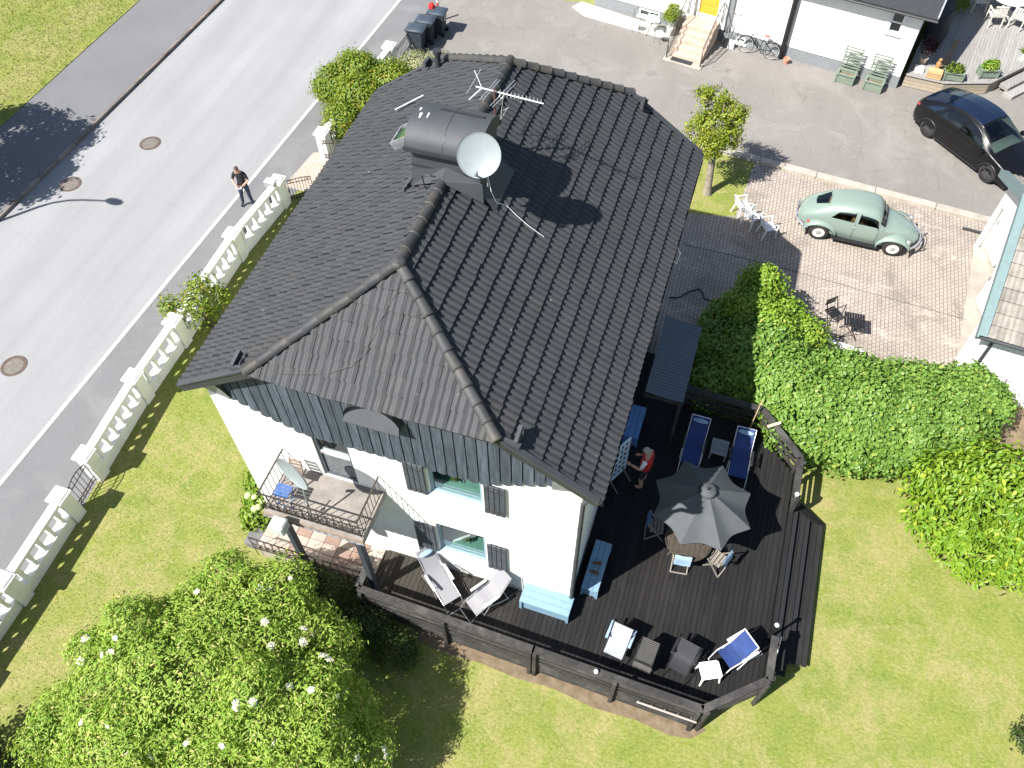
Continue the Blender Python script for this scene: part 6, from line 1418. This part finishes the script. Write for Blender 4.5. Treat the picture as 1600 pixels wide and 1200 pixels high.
# ------------------------------------------------------------------ wheelie bins
bin_m = plain('bin_plastic', (.035,.045,.058), .4, var=.1)
binlid_m = plain('bin_lid', (.045,.06,.078), .32, var=.1)
def wbin(label, loc, rz):
    t = thing('wheelie_bin', label, 'bin', loc, rz, 'wheelie bins at the driveway')
    m = MB(); m.add([(-.22,-.24,.06),(.22,-.24,.06),(.22,.24,.06),(-.22,.24,.06),(-.28,-.34,.98),(.28,-.34,.98),(.28,.32,.98),(-.28,.32,.98)], [(3,2,1,0),(0,1,5,4),(1,2,6,5),(2,3,7,6),(3,0,4,7),(4,5,6,7)]); m.build('body', bin_m, t)
    m = MB(); m.grid(lambda a, b: Vector((-.31+.62*a, -.38+.76*b, 1.0+.075*(1-abs(2*a-1)**4)*(1-abs(2*b-1)**4))), 12, 12); m.build('lid', binlid_m, t, 40)
    MB().box(-.31,.31,-.385,-.345,.955,.998).box(-.31,.31,.325,.385,.955,.998).box(-.31,-.285,-.344,.324,.955,.998).box(.285,.31,-.344,.324,.955,.998).build('lid_rim', binlid_m, t)
    MB().tube([(-.25,.40,.98),(.25,.40,.98)], .018, 6).build('handle', bin_m, t)
    for s in (-.24,.24): MB().lathe([(.001,-.03),(.1,-.03),(.1,.03),(.001,.03)], 14, TR(s,.27,.1) @ Matrix.Rotation(pi/2,4,'Y')).build('wheel', rubber_m, t, 40)
    return t
wbin('dark grey wheelie bin nearest the short iron fence', (-8.45,21.55,.012), -pi/2+.05); wbin('dark grey wheelie bin in the middle of the three', (-8.3,22.25,.012), -pi/2+.05)
t = wbin('dark grey wheelie bin with red bag on top, farthest from the fence', (-8.05,22.95,.012), -pi/2+.02)
MB().tube([(-.12,.318,.80),(-.12,.30,.60),(.02,.30,.60),(.02,.318,.80)], .014, 5).build('house_number', wplastic_m, t)
t = thing('red_bag', 'crumpled red bag lying on the farthest bin', 'bag', (-8.3,23.0,1.09)); m = MB(); m.grid(lambda a, b: Vector(((.13+.03*sin(a*10*pi))*cos(a*2*pi)*sin(pi*b*.5+.05), (.15+.03*cos(a*14*pi))*sin(a*2*pi)*sin(pi*b*.5+.05), .18*cos(pi*b*.5)+.01*sin(a*18*pi))), 20, 6); m.build('bag', plain('red_vinyl', (.55,.02,.02), .35), t, 60)
t = thing('post', 'red and white marker post behind the bins', 'post', (-8.35,23.75,0)); 
for i in range(5): MB().lathe([(.05,i*.22),(.05,i*.22+.22)], 10, None).build('band', plain('red_band', (.5,.05,.04), .5) if i % 2 and 'red_band' not in MATS else (MATS['red_band'] if i % 2 else wplastic_m), t)
# ------------------------------------------------------------------ garage at the right edge
gl_k = NT('garage_tile'); c = gl_k.mix(gl_k.ramp(gl_k.noise(3, 6, .75), .35, .68), (.17,.155,.135), (.27,.25,.22)); c = gl_k.jitter(c, .14); sp = gl_k.math('MULTIPLY', gl_k.ramp(gl_k.voro(7), .07, .13, 1, 0), gl_k.ramp(gl_k.noise(2, 3), .5, .6)); c = gl_k.mix(sp, c, (.5,.49,.46)); gtile_m = gl_k.done(c, .85, 0, .2)
teal_m = plain('teal_barge', (.135,.195,.20), .6, var=.08)
ga = thing('garage', 'white garage with grey tiled roof and teal barge board', 'garage', (12.6,10.0,0), -.0933)
GW = plain('garage_white', (.78,.78,.76), .7, var=.05, jit=.03)
mb = MB(); wall_open(mb, (.32,6.65,0), (0,-1,0), (0,0,1), (-1,0,0), 6.3, 2.6, [(.15,5.1,0,2.25)], .12); mb.add([(.32,6.65,2.6),(.32,.35,2.6),(.32,3.5,4.4)], [(0,1,2)]); mb.add([(6.5,.35,0),(.44,.35,0),(.44,.35,.05),(6.5,.35,.05)], [(0,1,2,3)]); mb.build('wall', GW, ga)
for i in range(46): x = .32+i*.135; MB().box(x+.002,x+.131,.325,.35,.06,2.62).build('weatherboard', GW, ga)
MB().add([(6.6,.352,0),(.33,.352,0),(.33,.352,2.6),(6.6,.352,2.6)], [(0,1,2,3)]).build('lining', GW, ga); MB().add([(.32,6.65,0),(6.6,6.65,0),(6.6,6.65,2.6),(.32,6.65,2.6)], [(0,1,2,3)]).build('back_wall', GW, ga)
MB().box(.33,6.6,.36,6.64,.004,.02).build('floor', concrete_m, ga)
mb = MB(); RZg = [(0,0,2.62),(8,0,2.62),(8,3.49,4.55),(0,3.49,4.55),(8,6.98,2.62),(0,6.98,2.62)]; mb.add(RZg, [(0,1,2,3),(3,2,4,5)]); mb.add([(x,y_,z-.06) for x, y_, z in RZg], [(3,2,1,0),(5,4,2,3)]); gro = mb.build('roof', MATS['grey_worn_wood'], ga)
gt_me = tile_mb(.30).mesh('garage_roof_tile', gtile_m, 40)
gsl = hypot(3.49,1.93); gu = Vector((0,3.49/gsl,1.93/gsl)); gu2 = Vector((0,-3.49/gsl,1.93/gsl))
for j in range(11):
    for i in range(15): put('roof_tile', gt_me, gro, frame(Vector((.02+i*.3,0,2.66))+gu*(j*.36), Vector((1,0,0)), gu, Vector((1,0,0)).cross(gu)))
for j in range(11):
    for i in range(8): put('roof_tile', gt_me, gro, frame(Vector((.02+(i+1)*.3,6.98,2.66))+gu2*(j*.36), Vector((-1,0,0)), gu2, Vector((-1,0,0)).cross(gu2)))
for i in range(8): put('ridge_cap', cap_me, gro, TR(i*.36,3.49,4.66))
mb = MB(); mb.bar((-.03,-.1,2.62), (-.03,3.49,4.60), .05, .22); mb.bar((-.03,3.491,4.60), (-.03,7.08,2.62), .05, .22); mb.build('barge_board', teal_m, gro)
mb = MB(); mb.bar((.06,-.1,2.745), (.06,3.49,4.725), .24, .02); mb.bar((.06,3.491,4.725), (.06,7.08,2.745), .24, .02); mb.build('barge_cap', teal_m, gro)
MB().grid(lambda a, b: Vector((-.05+8*a, -.06-.065*cos(pi*b), 2.66-.065*sin(pi*b))), 1, 8).build('gutter', metal_m, gro, 60)
MB().tube([(.45,-.05,2.58),(.5,.2,2.35),(.5,.27,2.2),(.5,.27,0)], .04, 8).build('downpipe', metal_m, ga, 60)
for (a, b, lab) in (((13.85,16.62),(14.1,15.62),'a'),((13.58,13.98),(13.85,13.0),'b')):
    Pa, Pb = Vector((*a,.12)), Vector((*b,.12)); Mg = (TR(12.6,10,0) @ RZ(-.0933)).inverted(); Pa, Pb = Mg @ Pa, Mg @ Pb; d = Pb-Pa; Md = TR(Pa) @ RZ(atan2(d.y,d.x))
    lf = MB().box(0,d.length,-.02,.02,0,2.0, M=Md).build('door_leaf', GW, ga)
    for x0, x1, z0, z1 in ((.1,d.length-.1,.15,.9),(.1,d.length-.1,1.1,1.85)): MB().box(x0,x1,-.032,-.021,z0,z1, M=Md).build('door_panel', GW, lf)
    MB().tube([Md @ Vector((.08,-.03,.9)), Md @ Vector((.08,-.07,.95)), Md @ Vector((.08,-.07,1.1)), Md @ Vector((.08,-.03,1.15))], .012, 5).build('handle', ironw_m, lf)
t = thing('spade', 'spade leaning against the white garage wall', 'spade', (14.05,10.05,0), -.09); MB().tube([(0,-.1,.25),(0,.16,1.0)], .016, 6).build('shaft', ironw_m, t); MB().tube([(-.06,.16,1.02),(0,.14,.98),(.06,.16,1.02),(.05,.2,1.12),(-.05,.2,1.12)], .012, 5, closed=True).build('grip', ironw_m, t); m = MB(); m.grid(lambda a, b: Vector((-.1+.2*a,-.16+.06*b,.01+.26*b)), 3, 2); m.build('blade', blackmet_m, t)
# yard things
t = tag(MB().tube([(13.15,17.24,.05),(13.45,17.22,.05),(13.7,17.18,.06),(14.0,17.2,.12)], .05, 8).build('drain_hose', blackcloth_m, None, 60), 'short thick black hose on the blocks by the garage', 'hose')
hz = [(4.3,11.2),(4.6,11.3),(4.85,11.65),(5.15,11.85),(5.3,11.7),(5.35,11.5),(5.7,11.45),(6.1,11.35)]
tag(MB().tube([(x,y,.03) for x, y in hz], .022, 6).build('garden_hose', blackpl_m, None, 60), 'thin black hose lying in the shaded yard', 'hose')
tag(MB().tube([(x,13.55+.25*sin(x*.3)-.02*x,.018) for x in np.linspace(4.3,13.3,24)], .008, 4).build('ground_cable', blackpl_m, None), 'thin dark cable across the paved yard', 'cable')
# white plastic chairs standing in a row
def pchair(label, loc, rz, tilt=0.):
    t = thing('plastic_chair', label, 'chair', loc, rz, 'white plastic chairs at the yard edge'); t.rotation_euler = (tilt,0,rz)
    MB().bbox(-.21,.21,-.2,.2,.40,.43,.03).build('seat', wplastic_m, t, 40)
    for a in (-.19,.19): MB().tube([(a,-.18,.41),(a*1.2,-.24,0)], [.028,.02], 6).build('leg', wplastic_m, t, 60); MB().tube([(a,.18,.41),(a*1.2,.27,0)], [.028,.02], 6).build('leg', wplastic_m, t, 60); MB().tube([(a*1.15,-.2,.2),(a*1.2,-.2,.62),(a*1.2,.15,.66),(a*1.05,.25,.7)], .022, 6).build('armrest', wplastic_m, t, 60)
    for i in range(5): x = -.16+i*.08; MB().bar((x,.2,.44), (x*1.05,.32,.82), .045, .012).build('back_slat', wplastic_m, t)
    MB().tube([(-.21,.2,.42),(-.22,.32,.78),(-.12,.34,.86),(.12,.34,.86),(.22,.32,.78),(.21,.2,.42)], .02, 6).build('back_frame', wplastic_m, t, 60)
pchair('white plastic chair nearest the small tree', (5.88,15.75,0), 2.2); pchair('white plastic chair in the middle of the row of three', (6.28,15.32,0), 2.45); pchair('white plastic chair nearest the green car', (6.85,14.98,0), 2.1)
# black slatted folding table and chair by the hedge
t = thing('folding_table', 'black slatted folding table on the yard by the hedge', 'table', (9.85,11.4,0), .06)
for i in range(8): MB().box(-.30+i*.076,-.30+i*.076+.062,-.27,.27,.68,.70).build('slat', blackmet_m, t)
for y_ in (-.22,.22): MB().bar((-.26,y_,.69), (.26,y_,0), .02).build('leg', blackmet_m, t); MB().bar((.26,y_*.9,.69), (-.26,y_*.9,0), .02).build('leg', blackmet_m, t)
t = thing('folding_chair', 'black slatted folding chair beside the folding table', 'chair', (9.25,11.75,0), .75)
for i in range(5): MB().box(-.19,.19,-.17+i*.075,-.11+i*.075,.44,.455).build('seat_slat', blackmet_m, t)
for i in range(3): MB().box(-.19,.19,.22,.235,.62+i*.09,.68+i*.09).build('back_slat', blackmet_m, t)
for a in (-.19,.19): MB().bar((a,-.2,0), (a,.23,.88), .02).build('leg', blackmet_m, t); MB().bar((a,.22,0), (a,-.18,.45), .02).build('leg', blackmet_m, t)
t = tag(MB().bbox(-.55,.55,-.08,.08,0,.42,.02).build('low_wall', white_m, None), 'low white wall stub at the hedge behind the folding table', 'wall'); t.location = (9.75,10.55,0); t.rotation_euler = (0,0,-.15)
# ------------------------------------------------------------------ people
skin_m = plain('skin', (.48,.27,.19), .6, var=.06); hairg_m = plain('grey_hair', (.34,.32,.30), .8, var=.2, vs_=40); hairb_m = plain('thin_brown_hair', (.09,.06,.045), .8, var=.15)
def person(label, loc, rz, J, E_, mats, rule, hair, hands, head, gaze, extra=None, group=None):
    t = thing('person', label, 'person', loc, rz)
    names = list(J); me = bpy.data.meshes.new('skeleton'); me.from_pydata([J[n][0] for n in names], [(names.index(a), names.index(b)) for a, b in E_], [])
    ob = bpy.data.objects.new('skeleton', me); COL.objects.link(ob); ob.modifiers.new('skin', 'SKIN'); sv = me.skin_vertices[0].data
    for i, n in enumerate(names):
        r = J[n][1]; sv[i].radius = r if isinstance(r, tuple) else (r, r); sv[i].use_root = (n == 'pelvis')
    sb = ob.modifiers.new('sub', 'SUBSURF'); sb.levels = 2; sb.render_levels = 2
    dg = bpy.context.evaluated_depsgraph_get(); dg.update(); ev = ob.evaluated_get(dg); em = ev.to_mesh()
    m = MB(); m.add([tuple(v.co) for v in em.vertices], [tuple(p.vertices) for p in em.polygons]); ev.to_mesh_clear(); bpy.data.objects.remove(ob)
    for i, f in enumerate(m.f): c_ = sum((Vector(m.v[q_]) for q_ in f), Vector())/len(f); m.m[i] = rule(c_)
    H = Vector(head); g = Vector(gaze).normalized(); x = g.cross(Vector((0,0,1))).normalized(); z = x.cross(g); Mh = frame(H, x, g, z)
    m.ball((0,0,0), (.076,.095,.115), 16, 0, Mh); m.ball((0,.10,-.015), (.014,.022,.026), 6, 0, Mh)
    for s in (-1,1): m.ball((s*.078,-.005,-.01), (.012,.024,.034), 6, 0, Mh); m.ball((s*.03,.088,.012), (.012,.008,.008), 6, len(mats)-1, Mh)
    m.ball((0,.088,-.055), (.024,.01,.007), 6, len(mats)-1, Mh)
    for (w_, dirv, side) in hands:
        w_ = Vector(w_); d = Vector(dirv).normalized(); sd_ = Vector(side).normalized(); nn = d.cross(sd_)
        m.ball(w_+d*.045, (.04,.05,.03), 8, 0)
        for q_ in range(4): a = w_+d*.075+sd_*(.026-.0175*q_); L_ = (.06,.07,.066,.05)[q_]; m.tube([a, a+d*L_*.5-nn*.006, a+d*L_*.85-nn*.028], [.0095,.009,.007], 6)
        m.tube([w_+d*.03+sd_*.035, w_+d*.06+sd_*.06, w_+d*.085+sd_*.058], [.011,.010,.008], 6)
    m.build('body', mats, t, 60)
    hm = MB(); hm.grid(lambda a, b: Mh @ Vector(((.082)*cos(a*2*pi)*sin(.02+b*hair[1]), -.012+.098*sin(a*2*pi)*sin(.02+b*hair[1]), .118*cos(.02+b*hair[1])+.006)) , 20, 8); hm.build('hair', hair[0], t, 60)
    return t
bk_m = plain('black_tshirt', (.012,.013,.016), .85); jean_m = plain('dark_jeans', (.018,.028,.055), .85, var=.25, vs_=8); shoe_m = plain('dark_shoe', (.02,.02,.022), .6)
J = dict(pelvis=((0,0,.95),(.155,.115)), waist=((0,.0,1.12),(.15,.11)), chest=((0,0,1.32),(.175,.12)), uch=((0,.01,1.44),(.13,.09)), neck=((0,.03,1.54),.055), nk2=((0,.06,1.58),.05),
  sl=((-.18,.0,1.43),.068), el=((-.27,.05,1.16),.048), wl=((-.10,.27,1.08),.032), sr=((.18,0,1.43),.068), er=((.27,.05,1.16),.048), wr=((.10,.27,1.08),.032),
  hl=((-.10,0,.88),.10), kl=((-.13,.03,.49),.068), al=((-.15,-.02,.10),.048), tl=((-.17,.14,.045),.042), hr=((.10,0,.88),.10), kr=((.15,.04,.49),.068), ar=((.20,0,.10),.048), tr=((.24,.15,.045),.042))
E_ = [('pelvis','waist'),('waist','chest'),('chest','uch'),('uch','neck'),('neck','nk2'),('uch','sl'),('sl','el'),('el','wl'),('uch','sr'),('sr','er'),('er','wr'),('pelvis','hl'),('hl','kl'),('kl','al'),('al','tl'),('pelvis','hr'),('hr','kr'),('kr','ar'),('ar','tr')]
def rule1(c): 
    if c.z < .09: return 3
    if c.z < .96 and c.y < .2 and not (abs(c.x) > .22 and c.z > .9): return 2
    if c.z > 1.50 or (c.z < 1.24 and (abs(c.x) > .2 or c.y > .14)): return 0
    return 1
person('man in black t-shirt and jeans looking down at a device on the pavement', (-10.66,11.05,.006), pi+.25, J, E_, [skin_m, bk_m, jean_m, shoe_m], rule1, (hairb_m, 1.45), [((-.10,.27,1.08),(.7,.6,0),(.3,-.2,.9)), ((.10,.27,1.08),(-.7,.6,0),(-.3,-.2,.9))], (0,.085,1.665), (0,.75,-.55))
t = thing('handheld_device', 'white handheld controller held by the man in black', 'device', (-10.66,11.05,.006), pi+.25); MB().bbox(-.10,.10,.30,.39,1.075,1.10,.008).build('case', wplastic_m, t); MB().box(-.055,.055,.315,.375,1.101,1.106).build('screen', blackpl_m, t)
t = thing('backpack', 'dark backpack lying by the white fence near the man', 'bag', (-10.15,9.75,.006), .9); m = MB(); m.ball((0,0,.12), (.24,.17,.13), 14); m.build('bag', plain('dark_nylon', (.025,.022,.035), .7), t, 60); MB().bbox(-.12,.12,-.20,-.13,.04,.18,.02).build('pocket', plain('purple_nylon', (.09,.07,.12), .7), t, 40)
for s in (-.08,.08): MB().tube([(s,.1,.2),(s,.0,.27),(s,-.12,.22)], .014, 5).build('strap', blackcloth_m, t)
red_m = plain('red_shirt', (.42,.015,.02), .8, var=.12); short_m = plain('black_shorts', (.014,.014,.016), .8); wht_m = plain('white_sleeve', (.72,.72,.74), .8)
J2 = dict(J); J2.update(nk2=((0,.05,1.575),.05), el=((-.30,.06,1.18),.048), wl=((-.26,.33,1.16),.032), er=((.27,.02,1.16),.048), wr=((.18,.25,1.06),.032), tl=((-.16,.15,.045),.042), ar=((.15,.0,.10),.048), tr=((.17,.16,.045),.042), kr=((.13,.03,.49),.068), chest=((0,.01,1.32),(.215,.16)), waist=((0,.02,1.12),(.20,.17)), uch=((0,.01,1.44),(.17,.11)))
def rule2(c):
    if c.z < .07: return 4
    if c.z < .56 and c.y < .2: return 0
    if c.z < .97 and c.y < .2 and abs(c.x) < .24: return 2
    if c.z > 1.50 or (c.z < 1.26 and (abs(c.x) > .225 or c.y > .2)): return 0
    if abs(c.x) > .19 and c.z > 1.25 and c.y > -.06: return 3
    return 1
person('grey-haired man in red and white shirt and black shorts on the deck', (4.98,3.95,DZ), pi/2-.2, J2, E_, [skin_m, red_m, short_m, wht_m, shoe_m], rule2, (hairg_m, 1.75), [((-.26,.33,1.16),(0,1,0),(.9,0,.2)), ((.18,.25,1.06),(-.2,.9,0),(-.9,0,.2))], (0,.075,1.665), (0,.9,-.3))
